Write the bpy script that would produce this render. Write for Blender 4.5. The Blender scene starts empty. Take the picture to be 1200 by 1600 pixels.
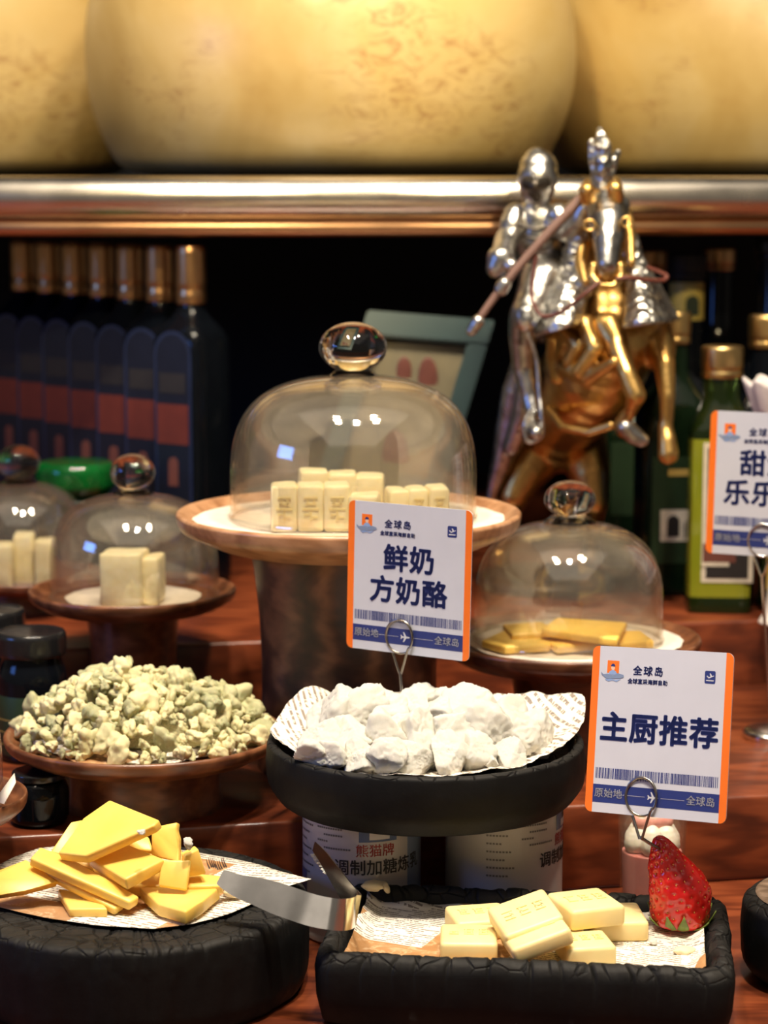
import bpy, bmesh, math, random
from mathutils import Vector, Matrix, Euler, noise
random.seed(7)
R = math.radians
SC = bpy.context.scene
COL = SC.collection

# ------------------------------------------------------------------ camera
F, HOR, H = 3500.0, 300.0, 0.47            # focal length in px of a 1200x1600 frame, eye height over the counter
TH = math.atan((800 - HOR) / F)
cam = bpy.data.cameras.new('camera')
cam.sensor_fit = 'VERTICAL'; cam.sensor_height = 36; cam.sensor_width = 27
cam.lens = F / 1600 * 36
cam.clip_start = 0.05
cam.dof.use_dof = True
cam.dof.focus_distance = 1.345
cam.dof.aperture_fstop = 7.5
camo = bpy.data.objects.new('camera', cam); COL.objects.link(camo)
camo.location = (0, 0, H); camo.rotation_euler = (R(90) - TH, 0, 0)
SC.camera = camo

# ------------------------------------------------------------------ world, lights, exposure
w = bpy.data.worlds.new('world'); SC.world = w; w.use_nodes = True
w.node_tree.nodes['Background'].inputs[0].default_value = (1.0, .86, .70, 1)
w.node_tree.nodes['Background'].inputs[1].default_value = .085

def area(name, loc, target, size, power, col, sy=None, spread=180):
    l = bpy.data.lights.new(name, 'AREA'); l.energy = power; l.color = col
    l.spread = R(spread); l.shape = 'RECTANGLE'; l.size = size; l.size_y = sy or size
    o = bpy.data.objects.new(name, l); COL.objects.link(o); o.location = loc
    o.rotation_euler = (Vector(target) - Vector(loc)).to_track_quat('-Z', 'Y').to_euler()
    return o
WARM = (1.0, .84, .62)
NEUT = (1.0, .91, .78)
area('ceiling_lamp', (.08, .72, 2.10), (.05, 1.28, .06), .14, 7.8, NEUT, .06, 105)
area('ceiling_lamp', (-.40, .80, 2.15), (-.17, 1.34, .06), .14, 4.6, WARM, .06, 105)
area('ceiling_lamp', (.60, .90, 2.15), (.20, 1.50, .1), .14, 3.2, WARM, .06, 105)
area('ceiling_lamp', (-.40, 1.05, 2.10), (-.12, 1.66, .24), .14, 1.2, WARM, .06, 80)
area('ceiling_lamp', (.45, 1.15, 2.10), (.15, 1.92, .3), .14, 2.6, WARM, .06, 90)
def spot(name, loc, target, power, col, ang, blend=.25, rad=.03):
    l = bpy.data.lights.new(name, 'SPOT'); l.energy = power; l.color = col; l.spot_size = R(ang); l.spot_blend = blend; l.shadow_soft_size = rad
    o = bpy.data.objects.new(name, l); COL.objects.link(o); o.location = loc
    o.rotation_euler = (Vector(target) - Vector(loc)).to_track_quat('-Z', 'Y').to_euler(); return o
spot('shelf_spot', (-.30, .25, 1.35), (-.16, 2.15, .63), 46, (1.0, .80, .46), 22)
spot('shelf_spot', (.45, .25, 1.35), (.30, 2.20, .63), 34, (1.0, .78, .44), 22)
area('soft_fill', (0, -.2, 2.5), (0, -.2, 0), 3.2, 13, (1.0, .88, .74), 4.0)  # added unseen overhead fill, gives the metals something to reflect
area('blue_screen', (-1.6, .9, .75), (.1, 1.9, .35), .5, 3.5, (.12, .30, 1.0), .35)
SC.view_settings.view_transform = 'Standard'
SC.view_settings.look = 'None'
SC.view_settings.gamma = 1
SC.view_settings.use_curve_mapping = False
SC.view_settings.exposure = .72
SC.cycles.use_denoising = True
SC.cycles.max_bounces = 10
SC.cycles.transparent_max_bounces = 16
SC.cycles.caustics_reflective = False
SC.cycles.caustics_refractive = False
SC.cycles.sample_clamp_indirect = 4

# ------------------------------------------------------------------ pixel helpers (real positions by distance or height)
CT, ST = math.cos(TH), math.sin(TH)
def ray(px, py):
    u, v = (px - 600) / F, (800 - py) / F
    return Vector((u, CT + v * ST, -ST + v * CT))
def W(px, py, Y):
    d = ray(px, py); t = Y / d.y
    return Vector((d.x * t, Y, H + d.z * t))
def WZ(px, py, z):
    d = ray(px, py); t = (z - H) / d.z
    return Vector((d.x * t, d.y * t, z))
def S(Y, z):                                   # metres per pixel at a place
    return (Y * CT + (H - z) * ST) / F

# ------------------------------------------------------------------ materials
MATS = {}
class N:
    def __init__(s, name):
        s.m = bpy.data.materials.new(name); s.m.use_nodes = True; s.t = s.m.node_tree
        s.b = s.t.nodes['Principled BSDF']; s.out = s.t.nodes['Material Output']; MATS[name] = s.m
    def n(s, t, **kw):
        o = s.t.nodes.new(t)
        for k, v in kw.items():
            if k.startswith('_'): setattr(o, k[1:], v)
            else:
                key = k.replace('__', ' ')
                o.inputs[int(key[1:]) if key[0] == 'i' and key[1:].isdigit() else key].default_value = v
        return o
    def l(s, a, b): s.t.links.new(a, b)
    def math(s, op, a, b=None):
        o = s.t.nodes.new('ShaderNodeMath'); o.operation = op
        for i, v in enumerate((a, b)):
            if v is None: continue
            if isinstance(v, (int, float)): o.inputs[i].default_value = v
            else: s.l(v, o.inputs[i])
        return o.outputs[0]
    def ramp(s, fac, stops):
        r = s.t.nodes.new('ShaderNodeValToRGB'); e = r.color_ramp.elements
        while len(e) < len(stops): e.new(.5)
        for i, (p, c) in enumerate(stops): e[i].position = p; e[i].color = (*c, 1)
        s.l(fac, r.inputs[0]); return r.outputs[0]
    def mix(s, fac, a, b, mode='MIX'):
        o = s.t.nodes.new('ShaderNodeMix'); o.data_type = 'RGBA'; o.blend_type = mode
        for i, v in ((0, fac), (6, a), (7, b)):
            if isinstance(v, (int, float)): o.inputs[i].default_value = v
            elif isinstance(v, tuple): o.inputs[i].default_value = (*v, 1)
            else: s.l(v, o.inputs[i])
        return o.outputs[2]
    def coord(s, scale=(1, 1, 1), kind='Object', rot=(0, 0, 0)):
        c = s.t.nodes.new('ShaderNodeTexCoord'); m = s.t.nodes.new('ShaderNodeMapping')
        m.inputs['Scale'].default_value = scale; m.inputs['Rotation'].default_value = rot
        s.l(c.outputs[kind], m.inputs[0]); return m.outputs[0]
    def noise(s, vec, scale, detail=4, rough=.55, dist=0):
        o = s.n('ShaderNodeTexNoise', Scale=scale, Detail=detail, Roughness=rough, Distortion=dist)
        if vec is not None: s.l(vec, o.inputs['Vector'])
        return o.outputs[0]
    def bump(s, h, strength=.3, dist=.001):
        o = s.n('ShaderNodeBump', Strength=strength, Distance=dist); s.l(h, o.inputs['Height'])
        s.l(o.outputs[0], s.b.inputs['Normal'])
    def base(s, c):
        if isinstance(c, tuple): s.b.inputs['Base Color'].default_value = (*c, 1)
        else: s.l(c, s.b.inputs['Base Color'])
        return s
    def set(s, **kw):
        for k, v in kw.items(): s.b.inputs[k.replace('__', ' ')].default_value = v
        return s

def plain(name, col, rough=.5, metal=0, var=.12, scale=60, **kw):
    m = N(name); c = tuple(col)
    nz = m.noise(m.coord(), scale)
    m.base(m.ramp(nz, [(.3, tuple(x * (1 - var) for x in c)), (.7, tuple(min(1, x * (1 + var)) for x in c))]))
    m.set(Roughness=rough, Metallic=metal, **kw); return m

def wood(name, dark, mid, light, rough=.35, scale=(3, 18, 18), gs=3.0, rot=(0, 0, 0), coat=.25):
    m = N(name); v = m.coord(scale, rot=rot)
    a = m.noise(v, gs, 6, .6, 1.2)
    wv = m.n('ShaderNodeTexWave', Scale=gs * .8, Distortion=7.0, Detail=3.0); wv.inputs['Detail Scale'].default_value = 1.5
    m.l(v, wv.inputs['Vector'])
    f = m.math('ADD', m.math('MULTIPLY', a, .7), m.math('MULTIPLY', wv.outputs['Fac'], .3))
    col = m.ramp(f, [(.25, dark), (.5, mid), (.75, light)])
    m.base(col); m.set(Roughness=rough); m.b.inputs['Coat Weight'].default_value = coat; m.b.inputs['Coat Roughness'].default_value = .2
    m.bump(f, .15, .0006); return m
wood('wood_counter', (.065, .014, .006), (.15, .032, .011), (.25, .060, .020), .32, (2.5, 22, 22), 2.0)
wood('wood_plate', (.070, .022, .009), (.145, .050, .020), (.24, .095, .040), .4, (6, 30, 30), 2.0)
wood('wood_plate_light', (.26, .115, .05), (.42, .21, .10), (.55, .30, .16), .38, (6, 26, 26), 2.0, coat=.35)
wood('wood_trunk', (.018, .009, .007), (.10, .040, .022), (.30, .135, .062), .45, (9, 9, 15), 1.5)
wood('wood_worn', (.09, .055, .035), (.17, .11, .07), (.25, .17, .12), .6, (10, 40, 40), 2.0, coat=0)

m = N('charcoal')                                      # black charred-looking resin boards, cracked on their upper faces
v = m.coord(); a = m.noise(v, 90, 8, .65); b = m.noise(v, 14, 4)
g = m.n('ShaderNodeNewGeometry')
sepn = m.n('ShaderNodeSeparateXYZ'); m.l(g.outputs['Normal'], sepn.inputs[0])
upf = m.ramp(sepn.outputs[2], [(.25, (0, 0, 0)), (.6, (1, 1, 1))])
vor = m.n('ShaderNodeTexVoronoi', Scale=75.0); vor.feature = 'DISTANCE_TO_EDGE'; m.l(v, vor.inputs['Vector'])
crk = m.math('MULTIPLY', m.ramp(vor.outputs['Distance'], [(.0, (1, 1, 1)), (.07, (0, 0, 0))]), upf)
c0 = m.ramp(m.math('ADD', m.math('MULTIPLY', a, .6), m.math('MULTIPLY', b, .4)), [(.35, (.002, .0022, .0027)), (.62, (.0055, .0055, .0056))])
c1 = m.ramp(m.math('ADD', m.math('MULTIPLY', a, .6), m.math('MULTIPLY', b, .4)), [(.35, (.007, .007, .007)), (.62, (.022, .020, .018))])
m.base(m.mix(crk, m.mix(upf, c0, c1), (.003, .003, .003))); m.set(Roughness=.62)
m.b.inputs['Specular IOR Level'].default_value = .18
m.bump(m.math('SUBTRACT', m.math('MULTIPLY', a, .5), m.math('MULTIPLY', crk, 1.0)), .6, .0012)

def sss(name, c1, c2, scale, rough, w=.25, rad=.004, bump=.25, bs=300, bd=.0006):
    m = N(name); v = m.coord(); nz = m.noise(v, scale, 5)
    m.base(m.ramp(nz, [(.32, c1), (.68, c2)])); m.set(Roughness=rough)
    m.b.inputs['Subsurface Weight'].default_value = w; m.b.inputs['Subsurface Radius'].default_value = (1, .7, .4)
    m.b.inputs['Subsurface Scale'].default_value = rad
    m.bump(m.noise(v, bs, 4), bump, bd); return m
sss('cheese_yellow', (.86, .54, .09), (.90, .62, .15), 25, .38, .2, .004, .12, 180)
sss('cheese_rind', (.80, .62, .33), (.90, .78, .55), 200, .5, .15, .003, .3)
sss('cheese_tablet', (.84, .66, .29), (.88, .73, .36), 40, .42, .2, .004, .1, 200)
sss('cheese_cream_block', (.86, .74, .42), (.93, .84, .56), 120, .5, .2, .004, .35, 260, .0009)
sss('cheese_white', (.77, .73, .64), (.86, .84, .77), 60, .55, .08, .002, .6, 260, .0016)
sss('cream_white', (.86, .80, .68), (.92, .88, .78), 60, .4, .3, .003, .1)
sss('mousse_pink', (.62, .22, .20), (.70, .28, .25), 80, .45, .3, .004, .1)
sss('berry_pink', (.80, .30, .26), (.90, .45, .38), 90, .35, .3, .003, .1)
m = N('cheese_blue'); v = m.coord()
a = m.noise(v, 160, 5, .6); b = m.noise(v, 70, 3)
f = m.math('ADD', m.math('MULTIPLY', a, .5), m.math('MULTIPLY', b, .5))
oi = m.n('ShaderNodeObjectInfo')
f = m.math('ADD', f, m.math('MULTIPLY', m.math('SUBTRACT', oi.outputs['Random'], .5), .14))
m.base(m.ramp(f, [(.35, (.11, .15, .085)), (.44, (.36, .38, .20)), (.51, (.78, .69, .38)), (.70, (.88, .79, .48))]))
m.set(Roughness=.5); m.b.inputs['Subsurface Weight'].default_value = .12; m.b.inputs['Subsurface Scale'].default_value = .003
m.bump(m.noise(v, 300, 4), .4, .0008)
m = N('cheese_wheel'); v = m.coord()
a = m.noise(v, 5, 6, .6, .6); b = m.noise(m.coord((1, 1, 2.2)), 30, 8, .75, 1.5)
c = m.ramp(a, [(.30, (.50, .31, .085)), (.5, (.62, .43, .15)), (.7, (.70, .53, .24))])
sp = m.ramp(m.math('MULTIPLY', m.math('SUBTRACT', b, .47), m.ramp(m.noise(m.coord((1, 1, 1.6)), 5.5, 2), [(.45, (0, 0, 0)), (.62, (1, 1, 1))])), [(.02, (0, 0, 0)), (.14, (1, 1, 1))])
m.base(m.mix(m.math('MULTIPLY', sp, .62), c, (.34, .16, .05))); m.set(Roughness=.42)
m.b.inputs['Coat Weight'].default_value = .25; m.b.inputs['Coat Roughness'].default_value = .25
m.bump(m.noise(v, 60, 5), .1, .002)

def printed(name, pitch=.0031, brown=.5, rot=.3):
    m = N(name); v = m.coord((1, 1, 1), rot=(0, 0, rot))
    sep = m.n('ShaderNodeSeparateXYZ'); m.l(v, sep.inputs[0]); X, Y = sep.outputs[0], sep.outputs[1]
    ln = m.math('DIVIDE', Y, pitch); fr = m.math('FRACT', ln); row = m.math('FLOOR', ln)
    inl = m.math('MULTIPLY', m.math('GREATER_THAN', fr, .22), m.math('LESS_THAN', fr, .68))
    cx = m.n('ShaderNodeCombineXYZ'); m.l(m.math('MULTIPLY', X, 620), cx.inputs[0]); m.l(m.math('MULTIPLY', row, 7.31), cx.inputs[1])
    m.l(m.math('MULTIPLY', fr, .9), cx.inputs[2])
    let = m.math('GREATER_THAN', m.noise(cx.outputs[0], 1.0, 2, .7), .44)
    cw = m.n('ShaderNodeCombineXYZ'); m.l(m.math('MULTIPLY', X, 110), cw.inputs[0]); m.l(m.math('MULTIPLY', row, 3.77), cw.inputs[1])
    wd = m.math('GREATER_THAN', m.noise(cw.outputs[0], 1.0, 0), .40)
    ink = m.math('MULTIPLY', m.math('MULTIPLY', inl, let), wd)
    br = m.n('ShaderNodeTexBrick', Scale=1.0); br.inputs['Brick Width'].default_value = .052; br.inputs['Row Height'].default_value = .038
    br.inputs['Mortar Size'].default_value = 0.0; br.inputs['Color1'].default_value = (0, 0, 0, 1); br.inputs['Color2'].default_value = (1, 1, 1, 1); br.inputs['Bias'].default_value = 0
    m.l(v, br.inputs['Vector'])
    pic = m.math('GREATER_THAN', br.outputs['Color'], 1 - brown)
    ink = m.math('MULTIPLY', ink, m.math('SUBTRACT', 1, pic))
    paper = m.ramp(m.noise(v, 30, 3), [(.3, (.78, .71, .60)), (.7, (.86, .80, .70))])
    kraft = m.ramp(m.noise(v, 55, 4, .6, 2.0), [(.42, (.40, .20, .075)), (.56, (.45, .24, .10)), (.60, (.62, .42, .24)), (.64, (.45, .24, .10))])
    c = m.mix(pic, paper, kraft)
    m.base(m.mix(m.math('MULTIPLY', ink, .78), c, (.10, .055, .035))); m.set(Roughness=.6)
    return m
printed('paper_print'); printed('paper_print_large', .0046, .0, 1.2); printed('paper_board', .0036, .22, .5)
plain('paper_white', (.80, .72, .62), .6)

def metal(name, c, rough, var=.15, scale=40):
    m = plain(name, c, rough, 1.0, var, scale)
    m.l(m.math('ADD', m.math('MULTIPLY', m.noise(m.coord(), 25, 3), .18), rough - .09), m.b.inputs['Roughness']); return m
metal('steel', (.75, .73, .70), .18); metal('steel_dark', (.33, .30, .27), .25)
metal('chrome_shelf', (.78, .72, .63), .24, .1, 6); metal('copper_shelf', (.62, .36, .20), .32, .15, 6)
metal('statue_silver', (.66, .64, .60), .30, .45, 90); metal('statue_gold', (.86, .52, .17), .34, .25, 45); metal('statue_ornate', (.64, .62, .57), .33, .45, 90)
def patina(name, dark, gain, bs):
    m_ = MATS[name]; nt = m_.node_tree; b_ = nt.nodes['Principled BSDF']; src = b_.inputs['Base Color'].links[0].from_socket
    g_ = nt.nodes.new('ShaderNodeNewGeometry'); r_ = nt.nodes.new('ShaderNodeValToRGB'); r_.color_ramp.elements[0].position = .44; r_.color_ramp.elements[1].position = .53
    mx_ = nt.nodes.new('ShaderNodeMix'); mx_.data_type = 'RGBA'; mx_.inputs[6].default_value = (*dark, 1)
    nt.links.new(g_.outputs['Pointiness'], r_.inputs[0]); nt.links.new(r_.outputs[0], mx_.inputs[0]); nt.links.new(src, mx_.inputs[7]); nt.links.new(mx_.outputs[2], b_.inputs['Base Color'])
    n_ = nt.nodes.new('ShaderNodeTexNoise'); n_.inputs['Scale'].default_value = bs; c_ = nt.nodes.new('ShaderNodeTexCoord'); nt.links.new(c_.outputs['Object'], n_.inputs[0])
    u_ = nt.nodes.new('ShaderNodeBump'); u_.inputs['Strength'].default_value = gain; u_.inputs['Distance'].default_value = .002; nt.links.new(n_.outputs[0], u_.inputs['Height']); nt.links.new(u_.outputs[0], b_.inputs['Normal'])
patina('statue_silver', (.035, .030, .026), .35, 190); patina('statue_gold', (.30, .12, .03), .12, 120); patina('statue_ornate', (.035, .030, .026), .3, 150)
nt = MATS['statue_ornate'].node_tree; vo = nt.nodes.new('ShaderNodeTexVoronoi'); vo.inputs['Scale'].default_value = 150; tc = nt.nodes.new('ShaderNodeTexCoord'); nt.links.new(tc.outputs['Object'], vo.inputs['Vector'])
bu = nt.nodes.new('ShaderNodeBump'); bu.inputs['Strength'].default_value = .9; bu.inputs['Distance'].default_value = .003; nt.links.new(vo.outputs['Distance'], bu.inputs['Height']); nt.links.new(bu.outputs[0], nt.nodes['Principled BSDF'].inputs['Normal'])
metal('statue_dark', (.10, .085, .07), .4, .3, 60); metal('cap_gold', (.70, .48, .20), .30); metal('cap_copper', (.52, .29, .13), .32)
plain('lance_wood', (.23, .13, .10), .45); plain('rein_leather', (.13, .032, .02), .5)
plain('black_gloss', (.010, .010, .011), .18); plain('black_matte', (.012, .012, .013), .6)
plain('wall_dark', (.006, .007, .010), .8); plain('floor_dark', (.03, .022, .018), .6)
plain('card_white', (.56, .57, .65), .35, 0, .02); plain('card_orange', (.83, .17, .015), .4, 0, .03)
plain('card_navy', (.022, .035, .17), .4, 0, .03); plain('print_white', (.62, .62, .66), .4, 0, .02); plain('print_skin', (.75, .50, .38), .5, 0, .05)
plain('print_pale_blue', (.25, .36, .62), .4, 0, .05); plain('print_grey_blue', (.20, .26, .40), .4, 0, .05)
plain('tin_paint', (.52, .50, .50), .38, 0, .05, 20); plain('tin_blue', (.05, .10, .24), .4, 0, .1)
plain('print_grey', (.16, .15, .15), .5); plain('print_red', (.42, .035, .03), .5); plain('print_black', (.018, .018, .022), .5)
plain('label_green', (.011, .028, .009), .45); plain('label_red', (.125, .022, .011), .5); plain('label_navy', (.005, .007, .016), .4)
plain('label_frame_blue', (.014, .022, .06), .3); plain('label_yellow', (.62, .50, .12), .5); plain('label_cream', (.62, .55, .42), .5); plain('label_gold', (.5, .33, .08), .45)
plain('label_black', (.02, .018, .017), .45); plain('label_brown', (.14, .045, .03), .5)
plain('frame_teal', (.010, .034, .033), .35, 0, .2, 20); plain('picture_cream', (.11, .085, .034), .5, 0, .2, 30)
plain('porcelain', (.78, .70, .66), .3); plain('leaf_green', (.16, .22, .035), .45, 0, .35, 150); plain('seed_gold', (.72, .33, .06), .35)
plain('glass_dark', (.003, .004, .006), .10, Specular__IOR__Level=.22); plain('glass_dark_green', (.004, .010, .004), .10, Specular__IOR__Level=.25)
m = N('strawberry'); v = m.coord(); nz = m.noise(v, 45, 3)
m.base(m.ramp(nz, [(.3, (.50, .006, .008)), (.7, (.70, .022, .012))])); m.set(Roughness=.2)
m.b.inputs['Subsurface Weight'].default_value = .15; m.b.inputs['Subsurface Radius'].default_value = (1, .2, .1); m.b.inputs['Subsurface Scale'].default_value = .004
m.b.inputs['Coat Weight'].default_value = .5; m.b.inputs['Coat Roughness'].default_value = .12

def thin_glass(name, tint, lo, hi, rough=.03, haze=.06):
    m = N(name); t = m.t
    tr = m.n('ShaderNodeBsdfTransparent'); tr.inputs[0].default_value = (*tint, 1)
    gl = m.n('ShaderNodeBsdfGlossy', Roughness=rough); gl.inputs[0].default_value = (1, .97, .92, 1)
    df = m.n('ShaderNodeBsdfDiffuse'); df.inputs[0].default_value = (.75, .70, .60, 1)
    lw = m.n('ShaderNodeLayerWeight', Blend=.28)
    fac = m.math('ADD', m.math('MULTIPLY', m.math('POWER', lw.outputs['Facing'], 2.5), hi), lo)
    mx = m.n('ShaderNodeMixShader'); m.l(fac, mx.inputs[0]); m.l(tr.outputs[0], mx.inputs[1]); m.l(gl.outputs[0], mx.inputs[2])
    mx2 = m.n('ShaderNodeMixShader'); m.l(m.math('MULTIPLY', m.noise(m.coord(), 30, 4), haze), mx2.inputs[0])  # pale diffuse share painted in for the milky reflections on the glass
    m.l(mx.outputs[0], mx2.inputs[1]); m.l(df.outputs[0], mx2.inputs[2]); m.l(mx2.outputs[0], m.out.inputs[0]); return m
thin_glass('glass_dome', (.97, .955, .92), .10, .75, .04, .05)
thin_glass('glass_cup', (.95, .94, .92), .06, .5)
m = N('glass_solid'); m.base((.97, .95, .91)); m.set(Roughness=.02, IOR=1.45); m.b.inputs['Transmission Weight'].default_value = 1
m.noise(m.coord(), 10)
m = N('oil_green'); m.base(m.ramp(m.noise(m.coord(), 12, 2), [(.3, (.40, .46, .02)), (.7, (.58, .60, .05))])); m.set(Roughness=.03, IOR=1.46)
m.b.inputs['Transmission Weight'].default_value = .55
m = N('glass_green'); m.base(m.ramp(m.noise(m.coord(), 12, 2), [(.3, (.12, .26, .05)), (.7, (.20, .36, .08))])); m.set(Roughness=.04, IOR=1.45)
m.b.inputs['Transmission Weight'].default_value = .96
m = N('glass_emerald'); m.base(m.ramp(m.noise(m.coord(), 30, 3), [(.3, (.002, .05, .008)), (.7, (.004, .16, .025))])); m.set(Roughness=.08)
m.b.inputs['Transmission Weight'].default_value = .3

# ------------------------------------------------------------------ object helpers
def link(o, parent=None):
    COL.objects.link(o)
    if parent: o.parent = parent
    return o
def thing(name, label, cat, loc=(0, 0, 0), rot=(0, 0, 0), group=None):
    o = bpy.data.objects.new(name, None); o.empty_display_size = .01; COL.objects.link(o)
    o.location = loc; o.rotation_euler = rot; o['label'] = label; o['category'] = cat; o['kind'] = 'thing'
    if group: o['group'] = group
    return o
def tag(o, label, cat, group=None):
    o['label'] = label; o['category'] = cat; o['kind'] = 'thing'
    if group: o['group'] = group
    return o
def mk(name, me, mat, parent=None, loc=None, smooth=True, auto=None):
    o = bpy.data.objects.new(name, me); link(o, parent)
    if mat and not me.materials: me.materials.append(MATS[mat])
    if loc is not None: o.location = loc
    if smooth:
        for p in me.polygons: p.use_smooth = True
        if auto is not None:
            try: me.set_sharp_from_angle(angle=R(auto))
            except Exception: pass
    return o
def pyd(name, vs, fs, mat, parent=None, loc=None, smooth=True, auto=None):
    me = bpy.data.meshes.new(name); me.from_pydata([tuple(v) for v in vs], [], fs); me.update()
    return mk(name, me, mat, parent, loc, smooth, auto)
def bmo(name, bm, mat, parent=None, loc=None, smooth=True, auto=None):
    me = bpy.data.meshes.new(name); bm.normal_update(); bm.to_mesh(me); bm.free()
    return mk(name, me, mat, parent, loc, smooth, auto)
def lathe(name, prof, mat, parent=None, loc=None, seg=64, auto=45, disp=None):
    vs, fs = [], []
    for (r, z) in prof:
        for k in range(seg):
            a = 2 * math.pi * k / seg
            rr, zz = (r, z) if disp is None else disp(r, z, a)
            vs.append((rr * math.cos(a), rr * math.sin(a), zz))
    n = len(prof)
    for i in range(n - 1):
        for k in range(seg):
            k2 = (k + 1) % seg
            fs.append((i * seg + k, i * seg + k2, (i + 1) * seg + k2, (i + 1) * seg + k))
    if prof[0][0] < 1e-5 or True:
        vs.append((0, 0, prof[0][1])); c = len(vs) - 1
        if prof[0][0] > 1e-5 and prof[0] != prof[-1]: fs += [(c, (k + 1) % seg, k) for k in range(seg)]
        vs.append((0, 0, prof[-1][1])); c = len(vs) - 1; b = (n - 1) * seg
        if prof[-1][0] > 1e-5 and prof[0] != prof[-1]: fs += [(c, b + k, b + (k + 1) % seg) for k in range(seg)]
    me = bpy.data.meshes.new(name); me.from_pydata(vs, [], fs); me.update()
    bm = bmesh.new(); bm.from_mesh(me); bmesh.ops.remove_doubles(bm, verts=bm.verts, dist=1e-6)
    bmesh.ops.delete(bm, geom=[v for v in bm.verts if not v.link_faces], context='VERTS')
    bmesh.ops.recalc_face_normals(bm, faces=bm.faces); bm.to_mesh(me); bm.free()
    return mk(name, me, mat, parent, loc, True, auto)
def rprof(pts, rad=.003, n=5):
    """round the corners of an (r, z) profile"""
    out = [pts[0]]
    for i in range(1, len(pts) - 1):
        p = Vector(pts[i]); a = Vector(pts[i - 1]) - p; b = Vector(pts[i + 1]) - p
        q = min(rad, a.length * .49, b.length * .49); A = p + a.normalized() * q; B = p + b.normalized() * q
        for k in range(n + 1):
            t = k / n; out.append(tuple(A * (1 - t) ** 2 + p * 2 * t * (1 - t) + B * t * t))
    out.append(pts[-1]); return out
def rbox(size, bev=.002, seg=2, sub=0):
    bm = bmesh.new(); bmesh.ops.create_cube(bm, size=1)
    bmesh.ops.scale(bm, vec=size, verts=bm.verts)
    if bev: bmesh.ops.bevel(bm, geom=bm.edges[:], offset=bev, segments=seg, profile=.5, affect='EDGES')
    return bm
def frames(pts):
    pts = [Vector(p) for p in pts]; T = []
    for i in range(len(pts)):
        T.append((pts[min(i + 1, len(pts) - 1)] - pts[max(i - 1, 0)]).normalized())
    n = T[0].orthogonal().normalized(); out = []
    for i, t in enumerate(T):
        n = (n - t * n.dot(t)).normalized(); out.append((pts[i], t, n, t.cross(n)))
    return out
def smoothpath(pts, n=6):
    pts = [Vector(p) for p in pts]; out = []
    for i in range(len(pts) - 1):
        p0, p1, p2, p3 = pts[max(i - 1, 0)], pts[i], pts[i + 1], pts[min(i + 2, len(pts) - 1)]
        for k in range(n):
            t = k / n
            out.append(.5 * ((2 * p1) + (p2 - p0) * t + (2 * p0 - 5 * p1 + 4 * p2 - p3) * t * t + (3 * p1 - p0 - 3 * p2 + p3) * t ** 3))
    out.append(pts[-1]); return out
def tube(name, pts, rad, mat, parent=None, seg=10, smooth=6):
    if smooth: pts = smoothpath(pts, smooth)
    fr = frames(pts); vs, fs = [], []; n = len(fr)
    for i, (p, t, a, b) in enumerate(fr):
        r = rad(i / (n - 1)) if callable(rad) else rad
        for k in range(seg):
            g = 2 * math.pi * k / seg; vs.append(p + a * (r * math.cos(g)) + b * (r * math.sin(g)))
    for i in range(n - 1):
        for k in range(seg):
            k2 = (k + 1) % seg; fs.append((i * seg + k, i * seg + k2, (i + 1) * seg + k2, (i + 1) * seg + k))
    fs.append(tuple(range(seg))[::-1]); fs.append(tuple((n - 1) * seg + k for k in range(seg)))
    return pyd(name, vs, fs, mat, parent, auto=60)
def ribbon(name, pts, wvec, width, th, mat, parent=None, smooth=6):
    """flat strip swept along pts; wvec(t) is the direction of its width"""
    pts = smoothpath(pts, smooth) if smooth else [Vector(p) for p in pts]
    fr = frames(pts); n = len(fr); vs, fs = [], []
    for i, (p, t, a, b) in enumerate(fr):
        s = i / (n - 1); wv = Vector(wvec(s)); wv = (wv - t * wv.dot(t)).normalized(); nn = t.cross(wv)
        hw = (width(s) if callable(width) else width) / 2
        for q in ((-1, -1), (1, -1), (1, 1), (-1, 1)): vs.append(p + wv * (hw * q[0]) + nn * (th / 2 * q[1]))
    for i in range(n - 1):
        for k in range(4):
            k2 = (k + 1) % 4; fs.append((i * 4 + k, i * 4 + k2, (i + 1) * 4 + k2, (i + 1) * 4 + k))
    fs.append((3, 2, 1, 0)); fs.append(tuple((n - 1) * 4 + k for k in range(4)))
    return pyd(name, vs, fs, mat, parent, auto=40)
def poly_extrude(name, pts, th, mat, parent=None, bev=0, sub=0, smooth=True):
    """pts: closed world polygon (top face); thickness runs down its normal"""
    pts = [Vector(p) for p in pts]
    nrm = Vector((0, 0, 0))
    for i in range(len(pts)):
        a, b = pts[i], pts[(i + 1) % len(pts)]
        nrm += Vector(((a.y - b.y) * (a.z + b.z), (a.z - b.z) * (a.x + b.x), (a.x - b.x) * (a.y + b.y)))
    nrm.normalize()
    if nrm.z < 0: pts.reverse(); nrm = -nrm
    bm = bmesh.new(); n = len(pts)
    t = [bm.verts.new(p) for p in pts]; d = [bm.verts.new(p - nrm * th) for p in pts]
    bm.faces.new(t); bm.faces.new(d[::-1])
    for i in range(n): bm.faces.new((t[(i + 1) % n], t[i], d[i], d[(i + 1) % n]))
    bmesh.ops.recalc_face_normals(bm, faces=bm.faces)
    if bev: bmesh.ops.bevel(bm, geom=bm.edges[:], offset=bev, segments=2, profile=.5, affect='EDGES')
    return bm
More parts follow.
